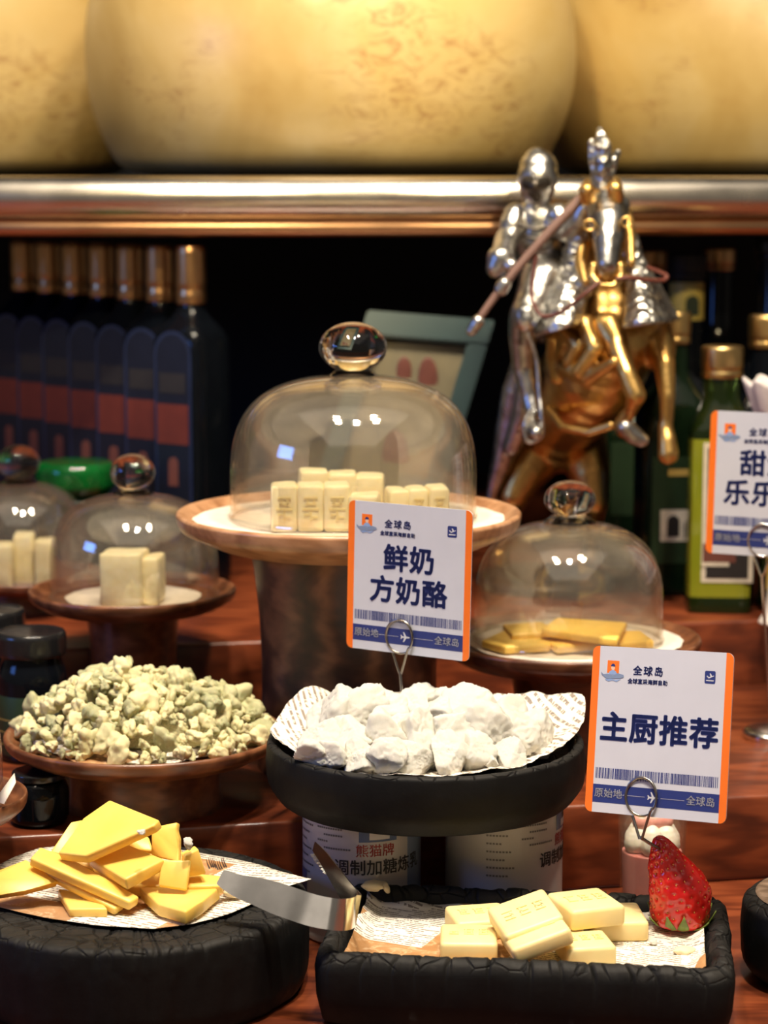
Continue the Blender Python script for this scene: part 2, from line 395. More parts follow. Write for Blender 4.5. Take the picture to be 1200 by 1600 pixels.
def text(name, body, size, mat, parent, loc, bold=0.0, rot=(R(90), 0, 0), ext=.00006, align='CENTER', spacing=1.0, bend=None):
    c = bpy.data.curves.new('tmp', 'FONT'); c.body = body; c.size = size
    c.align_x = align; c.align_y = 'CENTER'; c.extrude = ext; c.space_character = spacing; c.resolution_u = 3
    o = bpy.data.objects.new('tmp', c); COL.objects.link(o)
    dg = bpy.context.evaluated_depsgraph_get(); me = bpy.data.meshes.new_from_object(o.evaluated_get(dg))
    bpy.data.objects.remove(o); me.materials.clear(); me.name = name
    if bold:                                               # heavier strokes: copies shifted around the glyph
        bm = bmesh.new(); d = bold * size
        for k in range(8):
            n0 = len(bm.verts); bm.from_mesh(me); bm.verts.ensure_lookup_table()
            bmesh.ops.translate(bm, vec=(d * math.cos(k * math.pi / 4), d * math.sin(k * math.pi / 4), 0), verts=bm.verts[n0:])
        bm.to_mesh(me); bm.free()
    if bend:
        for v in me.vertices: v.co = bend(v.co)
    o = mk(name, me, mat, parent, loc, False)
    if not bend: o.rotation_euler = rot
    return o
def blobs(name, caps, mat, parent, voxel=.0016, it=8, extra=None):
    """capsules (p0, r0, p1, r1) melted into one continuous surface"""
    bm = bmesh.new()
    for (p0, r0, p1, r1) in caps:
        p0, p1 = Vector(p0), Vector(p1); d = (p1 - p0).length
        k = max(1, int(d / (min(r0, r1) * .35)))
        for i in range(k + 1):
            t = i / k; r = r0 * (1 - t) + r1 * t
            bmesh.ops.create_icosphere(bm, subdivisions=(3 if r > .012 else 2), radius=r, matrix=Matrix.Translation(p0.lerp(p1, t)))
    if extra: extra(bm)
    me = bpy.data.meshes.new('tmp'); bm.to_mesh(me); bm.free()
    o = bpy.data.objects.new('tmp', me); COL.objects.link(o)
    md = o.modifiers.new('r', 'REMESH'); md.mode = 'VOXEL'; md.voxel_size = voxel
    sm = o.modifiers.new('s', 'SMOOTH'); sm.iterations = it; sm.factor = .5
    dg = bpy.context.evaluated_depsgraph_get(); out = bpy.data.meshes.new_from_object(o.evaluated_get(dg))
    bpy.data.objects.remove(o); bpy.data.meshes.remove(me); out.name = name; out.materials.clear()
    return mk(name, out, mat, parent)
def fbm(p, o=4):
    return noise.fractal(p, 1.0, 2.1, o)
def chunk_mesh(name, seed, sub=4, planes=11, rough=.10, fine=.05, flat=(1, 1, 1), soft=7, ridged=False, knobs=0):
    """broken lump: softened random facets with crumbly relief, unit size; knobs > 0 gives a cluster of curds"""
    rnd = random.Random(seed); P = []; Kn = []
    def rdir():
        a = rnd.uniform(0, 2 * math.pi); z = rnd.uniform(-1, 1); q = math.sqrt(1 - z * z); return Vector((q * math.cos(a), q * math.sin(a), z))
    for i in range(planes): P.append((rdir(), rnd.uniform(.5, 1.0)))
    for i in range(knobs): Kn.append((rdir(), rnd.uniform(.16, .36), rnd.uniform(.25, .55)))
    bm = bmesh.new(); bmesh.ops.create_icosphere(bm, subdivisions=sub, radius=1); off = Vector((seed * 3.7, seed * 1.3, 0))
    for v in bm.verts:
        d = v.co.normalized(); s = 0
        for n, k in P: s += max(0, n.dot(d) / k) ** soft
        s += (1 / 1.25) ** soft
        r = s ** (-1 / soft)
        if knobs:
            r *= .72 + max(h * max(0, 1 - (1 - n.dot(d)) / w_) ** .6 for n, w_, h in Kn)
        p = d * r; f = fbm(p * 5 + off, 5)
        if ridged: f = (.35 - abs(f)) * 1.2 + .5 * fbm(p * 13 + off, 3)
        r *= 1 + rough * fbm(d * 1.8 + off, 3) + fine * f
        v.co = Vector((d.x * r * flat[0], d.y * r * flat[1], d.z * r * flat[2]))
    me = bpy.data.meshes.new(name); bm.to_mesh(me); bm.free(); return me

# ================================================================== STRUCTURE
def slab(name, poly, z0, z1, mat, bev=.003):
    bm = bmesh.new(); n = len(poly)
    t = [bm.verts.new((x, y, z1)) for x, y in poly]; d = [bm.verts.new((x, y, z0)) for x, y in poly]
    bm.faces.new(t); bm.faces.new(d[::-1])
    for i in range(n): bm.faces.new((t[(i + 1) % n], t[i], d[i], d[(i + 1) % n]))
    bmesh.ops.recalc_face_normals(bm, faces=bm.faces)
    if bev: bmesh.ops.bevel(bm, geom=bm.edges[:], offset=bev, segments=3, profile=.5, affect='EDGES')
    return bmo(name, bm, mat, auto=40)
XL, XR, YB = -1.1, 1.1, 2.85
def y_mid(x): return 1.444 + .20 * x
def y_top(x): return 1.779 + .22 * x
Z1, Z2, ZS = .06, .115, .484
o = slab('floor', [(-3, -1), (3, -1), (3, 3.2), (-3, 3.2)], -.90, -.85, 'floor_dark', 0); o['kind'] = 'structure'
o = slab('wall_back', [(-3, YB + .01), (3, YB + .01), (3, 3.1), (-3, 3.1)], -.85, 2.4, 'wall_dark', 0); o['kind'] = 'structure'
tag(slab('display_counter', [(XL, .75), (XR, .75), (XR, YB), (XL, YB)], -.85, 0, 'wood_counter', .006), 'red-brown polished wooden counter under all the cheese boards', 'counter')
tag(slab('wooden_step', [(XL, y_mid(XL)), (XR, y_mid(XR)), (XR, y_top(XR) - .001), (XL, y_top(XL) - .001)], 0, Z1, 'wood_counter'), 'lower red-brown wooden display step behind the condensed milk tins', 'step')
tag(slab('wooden_step', [(XL, y_top(XL)), (XR, y_top(XR)), (XR, YB), (XL, YB)], 0, Z2, 'wood_counter'), 'upper red-brown wooden display step carrying the bottles and the statue', 'step')

# curved shelf with a metal nose under the cheese wheels
sh = thing('metal_edged_shelf', 'curved shelf with rounded steel nose and copper band under the cheese wheels', 'shelf', (0, 2.0, ZS))
ACX, ACR = -.12, 1.7
def arc(off, a): return (ACX + (ACR + off) * math.sin(a), ACR - (ACR + off) * math.cos(a))
def sweep_arc(name, prof, mat):
    vs, fs = [], []; K = 90; n = len(prof)
    for i in range(K + 1):
        a = R(-38) + R(76) * i / K
        for (o_, z) in prof: x, y = arc(o_, a); vs.append((x, y, z))
    for i in range(K):
        for j in range(n):
            j2 = (j + 1) % n; fs.append((i * n + j, i * n + j2, (i + 1) * n + j2, (i + 1) * n + j))
    fs.append(tuple(range(n))); fs.append(tuple(K * n + j for j in range(n))[::-1])
    ob = pyd(name, vs, fs, mat, sh, auto=40); return ob
hz = .037
sweep_arc('steel_nose', [(-.03, 0)] + [(.0 + .018 * math.cos(R(t)), -hz / 2 + hz / 2 * math.sin(R(t))) for t in range(90, -91, -12)] + [(-.03, -hz)], 'chrome_shelf')
sweep_arc('copper_band', [(-.03, -hz)] + [(-.004 + .008 * math.cos(R(t)), -hz - .008 + .008 * math.sin(R(t))) for t in range(90, -91, -15)] + [(-.03, -hz - .016)], 'copper_shelf')
vs = []; K = 40
for z in (-.004, -.05):
    for i in range(K + 1): x, y = arc(-.028, R(-38) + R(76) * i / K); vs.append((x, y, z))
    vs += [(1.05, YB - 2.0, z), (-1.12, YB - 2.0, z)]
n = K + 3
fs = [tuple(range(n)), tuple(range(2 * n - 1, n - 1, -1))] + [(i, (i + 1) % n, n + (i + 1) % n, n + i) for i in range(n)]
pyd('shelf_board', vs, fs, 'black_matte', sh, smooth=False)

# ================================================================== CHEESE WHEELS
def wheel(x, y, label, Rm=.244, hh=.25, seed=0):
    pr = [(0, 0)]
    for i in range(41):
        t = i / 40; z = hh * t; e = abs(2 * t - 1)
        r = Rm - .040 * e ** 2.2 - .035 * max(0, (e - .86) / .14) ** 2.5
        pr.append((r, z))
    pr.append((0, hh))
    o = lathe('giant_cheese', pr, 'cheese_wheel', None, (x, y, ZS), 128, 50,
              lambda r, z, a: (r * (1 + .006 * fbm(Vector((math.cos(a) * 2, math.sin(a) * 2, z * 8 + seed)), 3)), z))
    return tag(o, label, 'cheese wheel', 'huge cheese wheels on the shelf')
wheel(-.053, 2.275, 'huge pale yellow cheese wheel in the middle of the shelf')
wheel(-.50, 2.53, 'huge cheese wheel at the left end of the shelf, half hidden', seed=3)
wheel(.41, 2.535, 'huge cheese wheel at the right end, behind the knight statue plume', seed=6)

# ================================================================== STANDS, DOMES
def stand(name, label, c, z0, Rp, zr, tp, ped, mat, pmat, lip=.006, slant=.78, group='wooden cake stands'):
    """c=(x,y); z0 base; zr rim height over base; tp plate thickness; ped=(r_bottom,r_waist,r_top)"""
    t = thing(name, label, 'cake stand', (c[0], c[1], z0), group=group)
    zb = zr - tp
    pl = rprof([(0, zb), (Rp * slant * .8, zb), (Rp * slant, zb + .001), (Rp * .985, zr - tp * .45), (Rp, zr - .002), (Rp * .985, zr), (Rp * .955, zr - .001), (Rp * .90, zr - lip), (0, zr - lip)], .006)
    p = lathe('plate', pl, mat, t, None, 96, 40)
    rb, rw, rt = ped
    pr = [(0, 0), (rb, 0), (rb, .004)]
    for i in range(13):
        s = i / 12; r = rb * (1 - s) ** 2 + 2 * rw * s * (1 - s) + rt * s * s
        pr.append((r, .004 + (zb - .004) * s))
    pr.append((0, zb))
    lathe('pedestal', pr, pmat, t, None, 64, 40)
    return t
def dome(label, c, z, Rd, Hd, knob, neck, group='glass cloches'):
    """knob=(rx, rz, gap)"""
    t = thing('glass_cloche', label, 'cloche', (c[0], c[1], z), group=group)
    sh_ = [(1.0, 0), (1.012, .02), (1.0, .05), (1.0, .30), (.985, .48), (.945, .62), (.875, .74), (.77, .84), (.63, .915), (.46, .965), (.30, .99), (.18, 1.0)]
    pts = [Vector((a * Rd, b * Hd)) for a, b in sh_]
    P = smoothpath([(v.x, 0, v.y) for v in pts], 4); P = [(v.x, v.z) for v in P]
    th = .0022
    inner = [(max(r - th, .0005), max(zz - th * (zz / Hd), 0)) for r, zz in P]
    prof = P + [(0.0004, Hd)] ; prof_in = inner + [(.0004, Hd - th)]
    loop = prof + prof_in[::-1] + [prof[0]]
    lathe('bell', loop, 'glass_dome', t, None, 72, 60)
    rx, rz, gap = knob
    kp = [(0, Hd - .001), (neck * 1.25, Hd), (neck * 1.15, Hd + gap * .3), (neck * .9, Hd + gap * .8)]
    zc = Hd + gap + rz * .85
    for i in range(15):
        a = R(-62) + R(152) * i / 14; kp.append((rx * math.cos(a), zc + rz * math.sin(a)))
    kp[-1] = (0, zc + rz)
    lathe('knob', kp, 'glass_solid', t, None, 48, 70)
    return t
def disc_paper(label, c, z, r, mat='paper_white', seed=1, group='paper liners under the cloches'):
    vs, fs = [(0, 0, .0006)], []; n = 40
    for k in range(n):
        a = 2 * math.pi * k / n; rr = r * (1 + .05 * fbm(Vector((math.cos(a) * 2, math.sin(a) * 2, seed)), 2))
        vs.append((rr * math.cos(a) * .6, rr * math.sin(a) * .6, .0006)); vs.append((rr * math.cos(a), rr * math.sin(a), .0008 + .0012 * abs(fbm(Vector((a * 3, seed, 0)), 2))))
    for k in range(n):
        k2 = (k + 1) % n; fs += [(0, 1 + 2 * k, 1 + 2 * k2), (1 + 2 * k, 2 + 2 * k, 2 + 2 * k2, 1 + 2 * k2)]
    vs += [(x, y, zz - .0005) for x, y, zz in vs]; m_ = len(vs) // 2
    fs += [tuple(i + m_ for i in f[::-1]) for f in fs]
    return tag(pyd('paper_liner', vs, fs, mat, None, (c[0], c[1], z)), label, 'paper', group)
def stick(label, px, Y, zb, w_, d_, h_, yaw, seed, stamp=True, mat='cheese_cream_block', name='cheese_block', group='cheese blocks under the cloches'):
    X = W(px, 800, Y).x
    t = thing(name, label, 'cheese', (X, Y, zb), (0, 0, yaw), group)
    bm = rbox((w_, d_, h_), .0025, 2); bmesh.ops.subdivide_edges(bm, edges=bm.edges[:], cuts=2, use_grid_fill=True)
    for v in bm.verts:
        v.co.z += h_ / 2; v.co += v.co.normalized() * (.0009 * fbm(v.co * 90 + Vector((seed, 0, 0)), 3)) if v.co.z > .002 else Vector()
    bmo('body', bm, mat, t)
    if stamp:
        bm = bmesh.new(); rnd = random.Random(seed)
        strokes = [(0, .30, .5, .07), (0, .14, .38, .07), (-.12, .22, .07, .22), (.12, .2, .07, .2), (0, 0, .6, .07), (0, -.18, .08, .34), (-.15, -.15, .2, .07), (.14, -.22, .22, .07)]
        for (sx, sz, lx, lz) in strokes:
            bmesh.ops.create_cube(bm, size=1, matrix=Matrix.Translation((sx * w_, -d_ / 2 - .0002, h_ * .5 + sz * h_ * .8)) @ Matrix.Diagonal((lx * w_, .0012, lz * w_, 1)))
        bmo('stamped_mark', bm, 'cheese_tablet', t, smooth=False)
    return t

# --- big cloche in the middle
cb = W(545, 800, 1.58); sb = S(1.58, .24); zb_rim = W(545, 797, 1.58).z
stand('wooden_stand', 'largest pale wooden pedestal stand, under the big cloche, trunk-like foot', (cb.x, 1.58), Z1, 270 * sb, zb_rim - Z1, 58 * sb, (.066, .058, .070), 'wood_plate_light', 'wood_trunk', .007, .74)
zf = zb_rim - .007
disc_paper('white paper liner under the biggest cloche', (cb.x, 1.58), zf, .112)
dc = W(552, 800, 1.58)
dome('largest glass cloche, ball knob, over stamped cheese blocks in the middle', (dc.x, 1.58), zf + .002, 192 * sb, 222 * sb, (53 * sb, 39 * sb, 10 * sb), 30 * sb)
ztop = zf + .0015
G = 'stamped cheese blocks under the big cloche'
for i, px in enumerate((444, 485, 526)):
    stick('upright stamped cheese block, ' + ('leftmost', 'second', 'third')[i] + ' of the front row under the big cloche', px, 1.525, ztop, 40 * sb, .028, 70 * sb, R(3), i, True, group=G)
stick('shorter stamped cheese block right of the front row, behind the tall menu sign', 570, 1.520, ztop, 44 * sb, .026, 56 * sb, R(-4), 4, False, group=G)
for i, px in enumerate((490, 535, 578)):
    stick('cheese block in the back row under the big cloche, ' + ('left', 'middle', 'right')[i] + ' one', px, 1.575, ztop, 44 * sb, .028, (78, 74, 70)[i] * sb, R(6 - 4 * i), 8 + i, False, group=G)
for i, px in enumerate((620, 650, 682)):
    stick('stamped cheese block at the right under the big cloche, ' + ('left', 'middle', 'right')[i] + ' of three', px, 1.548, ztop, 31 * sb, .028, (56, 58, 60)[i] * sb, R(8), 14 + i, i > 0, group=G)

# --- small cloche left
cs = W(207, 918, 1.70); ss = S(1.70, .17)
stand('wooden_stand', 'reddish wooden pedestal stand under the small cloche beside the big stand', (cs.x, 1.70), Z1, 162 * ss, cs.z - Z1, 34 * ss, (.034, .031, .036), 'wood_plate', 'wood_plate', .008, .82)
disc_paper('paper liner under the small cloche with one cheese piece', (cs.x, 1.70), cs.z - .008, .052, seed=3)
dome('small glass cloche over a single cream cheese piece', (W(210, 900, 1.70).x, 1.70), cs.z - .006, 131 * ss, 160 * ss, (35 * ss, 29 * ss, 9 * ss), 25 * ss)
stick('tall half of the single cream cheese piece under the small cloche', 193, 1.668, cs.z - .0065, 64 * ss, .034, 82 * ss, R(-6), 21, False)
stick('lower half of the single cream cheese piece under the small cloche', 238, 1.672, cs.z - .0065, 27 * ss, .030, 73 * ss, R(-6), 22, False)
# --- far-left cloche
cf = W(33, 893, 1.90); sf = S(1.90, .15)
stand('wooden_stand', 'wooden stand cut by the left edge, under the rearmost cloche', (cf.x, 1.90), Z2, 128 * sf, cf.z - Z2, 24 * sf, (.034, .03, .034), 'wood_plate', 'wood_plate', .006, .82)
dome('rearmost glass cloche at the left edge, over three cheese blocks', (cf.x, 1.90), cf.z - .005, 106 * sf, 150 * sf, (33 * sf, 27 * sf, 8 * sf), 24 * sf)
for i, px in enumerate((3, 37, 70)):
    stick('cream cheese block under the rearmost left cloche, ' + ('left', 'middle', 'right')[i] + ' one', px, (1.86, 1.875, 1.87)[i], cf.z - .0055, 31 * sf, .026, (66, 78, 70)[i] * sf, R(4), 31 + i, False)
# --- right cloche
cr = W(888, 992, 1.62); sr = S(1.62, .15)
stand('wooden_stand', 'wooden pedestal stand with orange rim under the right cloche', (cr.x, 1.62), Z1, 207 * sr, cr.z - Z1, 44 * sr, (.040, .036, .044), 'wood_plate', 'wood_plate', .005, .80)
disc_paper('paper liner poking out under the right cloche', (cr.x + .004, 1.62), cr.z - .005, .080, seed=5)
dome('glass cloche on the right over flat yellow cheese slices', (cr.x, 1.62), cr.z - .0035, 147 * sr, 186 * sr, (40 * sr, 29 * sr, 11 * sr), 33 * sr)
zc = cr.z
SL = [([(752, 1000), (800, 978), (872, 985), (860, 1006), (790, 1010)], .003, 'left front'), ([(785, 975), (845, 970), (880, 986), (800, 990)], .008, 'left rear'),
      ([(845, 982), (870, 964), (980, 972), (965, 998), (905, 990)], .012, 'topmost'), ([(930, 985), (1000, 984), (1022, 1000), (960, 1006)], .004, 'right'), ([(850, 998), (915, 992), (935, 1004), (870, 1010)], .003, 'middle front')]
for i, (q, dz, wh) in enumerate(SL):
    bm = poly_extrude('s', [WZ(x, y, zc + dz + (.003 if k == 1 else 0)) for k, (x, y) in enumerate(q)], .006, None, bev=.0015)
    tag(bmo('cheese_slice', bm, 'cheese_yellow', None, auto=50), wh + ' yellow cheese slice under the right cloche', 'cheese', 'slices under the right cloche')

# --- blue cheese stand
cbl = W(226, 1140, 1.472); s2 = S(1.472, .12)
stand('wooden_stand', 'wide red-brown wooden stand piled with blue cheese crumbles', (cbl.x, 1.472), Z1, 219 * s2, cbl.z - Z1, 42 * s2, (.052, .048, .054), 'wood_plate', 'wood_plate', .007, .80)
# --- stand at lower left edge
cl = W(-98, 1240, 1.350); s3 = S(1.350, .1)
stand('wooden_stand', 'small wooden stand cut by the left edge below the blue cheese', (cl.x, 1.350), 0, 140 * s3, cl.z, 45 * s3, (.028, .027, .030), 'wood_plate', 'wood_plate', .008, .80)
dome('glass cloche cut by the left edge below the blue cheese plate', (cl.x, 1.350), cl.z - .006, 102 * s3, .08, (.013, .010, .003), .008)
bm = poly_extrude('p', [W(-10, 1252, 1.33), W(22, 1208, 1.335), W(24, 1222, 1.325), W(6, 1256, 1.315)], .0006, None)
tag(bmo('paper_liner', bm, 'paper_white'), 'white paper corner sticking up on the small left stand', 'paper')

# ================================================================== BLUE CHEESE CRUMBLES
zpl = cbl.z - .007
bm = bmesh.new(); n = 64
rim = [bm.verts.new((.076 * (1 + .10 * math.cos(4 * a + .6)) * math.cos(a), .076 * (1 + .10 * math.cos(4 * a + .6)) * math.sin(a), .001 + .0012 * math.sin(5 * a))) for a in [2 * math.pi * k / n for k in range(n)]]
cv = bm.verts.new((0, 0, .001))
for k in range(n): bm.faces.new((cv, rim[k], rim[(k + 1) % n]))
o = bmo('printed_paper', bm, 'paper_board', None, (cbl.x, 1.472, zpl)); md = o.modifiers.new('t', 'SOLIDIFY'); md.thickness = .0004
tag(o, 'printed paper liner under the blue cheese crumbles', 'paper')
BM = [chunk_mesh('blue_crumb', 50 + i, 4, 9, .15, .10, (1, .9, .8), 8, False, 13) for i in range(9)]
for m_ in BM:
    m_.materials.append(MATS['cheese_blue'])
    for p in m_.polygons: p.use_smooth = True
rnd = random.Random(11)
def mound(x, y):                                  # height of the heap over the plate, plate radius 1
    t = 1 - (x / .90) ** 2 - (y / .72) ** 2
    return max(0, t) ** .75
cnt = 0; GB = 'blue cheese crumbles in the heap'
Rp = 219 * s2
layers = []
for i in range(2600):
    x, y = rnd.uniform(-.9, .92), rnd.uniform(-.74, .74)
    h = mound(x, y)
    if h <= .02: continue
    hh = .044 * h * (1 + .25 * fbm(Vector((x * 2.5, y * 2.5, 4)), 2)) * (1.12 if x < -.15 else .92)
    rr = rnd.choice((.0030, .0036, .0042, .0052, .0064, .0078))
    p = Vector((x * Rp, y * Rp, hh))
    if any((p - q).length < (rr + r2) * .80 for q, r2 in layers): continue
    if y > .45 and rnd.random() < .6: continue
    layers.append((p, rr))
    if len(layers) >= 285: break
core = chunk_mesh('blue_core', 77, 5, 14, .10, .10, (1, 1, 1), 12)
for v in core.vertices: v.co.z = max(v.co.z, 0)
o = mk('blue_cheese_mound', core, 'cheese_blue', None, (cbl.x, 1.472, zpl + .002)); o.scale = (.074, .058, .030)
tag(o, 'broad crumbly mound of blue cheese filling the middle of the plate', 'cheese')
for (p, rr) in layers:
    o = bpy.data.objects.new('blue_cheese_crumb', rnd.choice(BM)); COL.objects.link(o)
    o.location = (cbl.x + p.x, 1.472 + p.y, zpl + .0015 + max(p.z, rr * .7)); s_ = rr * rnd.uniform(1.0, 1.35); o.scale = (s_ * 1.1, s_, s_ * .95)
    o.rotation_euler = (rnd.uniform(0, 6), rnd.uniform(0, 6), rnd.uniform(0, 6))
    tag(o, 'small blue-veined cheese crumb in the heap on the wide stand', 'cheese', GB)
for px, py, Y, r, lab, k in ((160, 1068, 1.485, 26, 'largest blue cheese lump at the top left of the heap', 0), (195, 1075, 1.478, 20, 'blue cheese lump beside the largest lump', 3), (288, 1078, 1.475, 17, 'pale blue cheese lump on the crest of the heap', 2),
                             (318, 1082, 1.48, 14, 'small pale lump right of the crest of the blue cheese heap', 5), (398, 1146, 1.462, 28, 'largest pale lump at the right end of the blue cheese heap', 4), (345, 1122, 1.455, 20, 'cream coloured lump on the right slope of the heap', 1),
                             (375, 1125, 1.47, 22, 'pale lump behind the right end of the blue cheese heap', 6), (285, 1178, 1.395, 15, 'smooth yellowish flake at the front of the blue cheese heap', 7), (240, 1100, 1.462, 18, 'blue cheese lump in the middle of the upper heap', 8), (130, 1105, 1.465, 19, 'blue-green veined lump on the left slope of the heap', 2), (436, 1134, 1.46, 9, 'tiny stray cheese curl on the rim right of the heap', 5)):
    c = W(px, py, Y); o = bpy.data.objects.new('blue_cheese_lump', BM[k]); COL.objects.link(o); o.location = c
    s_ = r * S(Y, c.z); o.scale = (s_ * 1.2, s_, s_ * .95); o.rotation_euler = (k, k * 2.1, k * .7); tag(o, lab, 'cheese', 'blue cheese lumps')

# ================================================================== CONDENSED MILK TINS
def tin(px, Y, label, turn):
    x = W(px, 1340, Y).x; r = .0377; h = .086
    t = thing('milk_tin', label, 'tin', (x, Y, 0), group='condensed milk tins')
    pr = rprof([(0, .002), (r - .003, .002), (r - .001, 0), (r + .0006, .001), (r + .0006, .004), (r, .0055), (r, h - .0055), (r + .0006, h - .004), (r + .0006, h - .001), (r - .001, h), (r - .003, h - .003), (0, h - .003)], .0008, 3)
    lathe('can', pr, 'tin_paint', t, None, 72, 40)
    def bend(off):
        def f(v):
            a = off + v.x / r - math.pi / 2
            rr = r + .0003 + v.z
            return Vector((rr * math.cos(a), rr * math.sin(a), v.y))
        return f
    def patch(name, a0, a1, z0, z1, mat, lift=.0002):
        vs, fs = [], []; n = 14
        for i in range(n + 1):
            a = turn + a0 + (a1 - a0) * i / n - math.pi / 2
            for rr, z in ((r + lift, z0), (r + lift, z1)): vs.append((rr * math.cos(a), rr * math.sin(a), z))
        for i in range(n): fs.append((2 * i, 2 * i + 2, 2 * i + 3, 2 * i + 1))
        return pyd(name, vs, fs, mat, t)
    text('lettering', '调制加糖炼乳', .0105, 'print_black', t, (0, 0, .052), .012, bend=bend(turn + R(21)))
    text('lettering', '熊猫牌', .0085, 'print_red', t, (0, 0, .063), .006, bend=bend(turn + R(14)))
    patch('picture', R(-2), R(36), .069, .084, 'tin_blue'); patch('picture_shape', R(8), R(28), .0705, .075, 'print_white', .0004); patch('picture_shape', R(13), R(23), .075, .079, 'print_black', .0004)
    patch('blue_panel', R(50), R(110), .005, .081, 'print_grey_blue'); (patch('blue_panel', R(-92), R(-66), .0, .045, 'tin_blue') if turn == 0 else None)
    for i in range(7): [patch('small_print', R(-80 + 3.1 * k), R(-77.8 + 3.1 * k), .0752 - i * .0052, .0764 - i * .0052, 'print_grey', .0003) for k in range(9 - (i * 2) % 5)]
    for i in range(4): [patch('small_print', R(-46 + 8 * (i % 2) + 2.6 * k), R(-44 + 8 * (i % 2) + 2.6 * k), .076 - i * .0042, .0772 - i * .0042, 'print_grey', .0003) for k in range(11 - 3 * (i % 3))]
    return t
tin(565, 1.389, 'condensed milk tin, front lettering showing, left one under the black riser', 0)
tin(787, 1.398, 'condensed milk tin turned aside, right one under the black riser', R(60))

# ================================================================== BLACK CHARRED BOARDS
def crackdisp(Rr, ztop, amp=.0016, ncr=46, seed=0):
    rn = random.Random(seed); cracks = [(rn.uniform(0, 2 * math.pi), rn.uniform(.006, .012)) for i in range(ncr)]
    def f(r, z, a):
        if r < Rr * .5: return r, z
        nz = fbm(Vector((math.cos(a) * 5, math.sin(a) * 5, z * 40 + seed)), 4)
        k = 0
        for (ca, cw) in cracks:
            d = abs((a - ca + math.pi) % (2 * math.pi) - math.pi)
            k = max(k, 1 - d / cw)
        k = max(0, k) * (1 if z > ztop - .004 else max(0, 1 - (ztop - .004 - z) / .006))
        return r + amp * .9 * nz - k * amp * .6, z + (amp * .6 * nz - k * amp if z > ztop - .01 else 0)
    return f
RB = W(665, 1165, 1.388); rz = .127; rr_ = 250 * S(1.388, .12)
riser = tag(lathe('black_riser', rprof([(0, 0), (rr_ * .90, 0), (rr_ * .985, .012), (rr_, .026), (rr_ * .99, rz - .088), (rr_ * .93, rz - .088), (rr_ * .90, rz - .088 - .008), (0, rz - .088 - .009)], .004), 'charcoal', None, (RB.x, 1.388, .088), 160, 60, crackdisp(rr_, rz - .088, .0009, 20, 2)),
            'round black charred dish on two milk tins, heaped with white cheese', 'dish')
zd = rz - .009
BC = W(212, 1405, 1.293); br = .104
tag(lathe('black_board', rprof([(0, 0), (br * .95, 0), (br * .99, .010), (br, .040), (br * .985, .055), (br * .80, .0545), (br * .70, .0535), (0, .0535)], .005), 'charcoal', None, (BC.x, 1.293, 0), 720, 60, crackdisp(br, .055, .0010, 110, 4)),
    'thick round black charred board under the yellow cheese slabs', 'board')
BX = WZ(1275, 1400, .05)
t = thing('black_board', 'round black riser with brown wooden top cut by the right edge', 'board', (BX.x + .012, 1.30, 0))
lathe('body', rprof([(0, 0), (.045, 0), (.056, .010), (.0575, .03), (.056, .048), (.05, .052), (0, .052)], .006), 'charcoal', t, None, 120, 50, crackdisp(.0575, .052, .0008, 8, 9))
lathe('wooden_top', rprof([(0, .052), (.049, .052), (.047, .0535), (0, .0535)], .001), 'wood_worn', t, None, 64, 40)

# rectangular tray
tw, td, tcx, tcy, tyaw = .2365, .1405, .0848, 1.2678, R(-7)
def rrect(hx, hy, rc, npt):
    """points of a rounded rectangle, evenly spaced, with outward normals"""
    segs = []; L = 2 * math.pi * rc + 4 * (hx - rc) + 4 * (hy - rc); out = []
    for i in range(npt):
        s = L * i / npt; 
        parts = [(2 * (hy - rc), 'R'), (math.pi / 2 * rc, 'c0'), (2 * (hx - rc), 'T'), (math.pi / 2 * rc, 'c1'), (2 * (hy - rc), 'L'), (math.pi / 2 * rc, 'c2'), (2 * (hx - rc), 'B'), (math.pi / 2 * rc, 'c3')]
        for ln, k in parts:
            if s <= ln + 1e-9: break
            s -= ln
        if k == 'R': out.append((hx, -(hy - rc) + s))
        elif k == 'T': out.append((hx - rc - s, hy))
        elif k == 'L': out.append((-hx, hy - rc - s))
        elif k == 'B': out.append((-(hx - rc) + s, -hy))
        else:
            j = int(k[1]); a = j * math.pi / 2 + s / rc; cx, cy = ((1, 1), (-1, 1), (-1, -1), (1, -1))[j]
            out.append((cx * (hx - rc) + rc * math.cos(a), cy * (hy - rc) + rc * math.sin(a)))
    return out
NP = 1000
prof = [(-.012, 0), (-.004, .004), (-.001, .018), (0, .034), (-.0015, .041), (-.005, .0445), (-.009, .0445), (-.0125, .041), (-.0140, .0375), (-.016, .034)]
vs, fs = [], []
rn = random.Random(5); cr_ = []
q = 0
while q < NP:
    cr_.append((q, rn.uniform(.6, 1.2))); q += rn.randint(14, 38)
for j, (off, z) in enumerate(prof):
    pts = rrect(tw / 2 + off, td / 2 + off, .014 + off * .6, NP)
    for i, (x, y) in enumerate(pts):
        k = max([max(0, 1 - abs(i - c) / 2.2) * a for c, a in cr_]) if z > .036 else 0
        nz = fbm(Vector((x * 55, y * 55, z * 40)), 4)
        sc = 1 - (k * .0018) / (tw / 2); up = z > .03
        vs.append((x * sc + .0008 * nz * (x / tw * 2), y * sc + .0008 * nz * (y / td * 2), z + ((.0013 * nz - .0019 * k) if up else 0)))
n = len(prof)
for j in range(n - 1):
    for i in range(NP):
        i2 = (i + 1) % NP; fs.append((j * NP + i, j * NP + i2, (j + 1) * NP + i2, (j + 1) * NP + i))
fs.append(tuple(range(NP))[::-1]); fs.append(tuple((n - 1) * NP + i for i in range(NP)))
tray = tag(pyd('black_tray', vs, fs, 'charcoal', None, (tcx, tcy, 0), auto=60), 'rectangular black charred tray with cracked rim, holding stamped cheese tablets', 'tray'); tray.rotation_euler = (0, 0, tyaw)
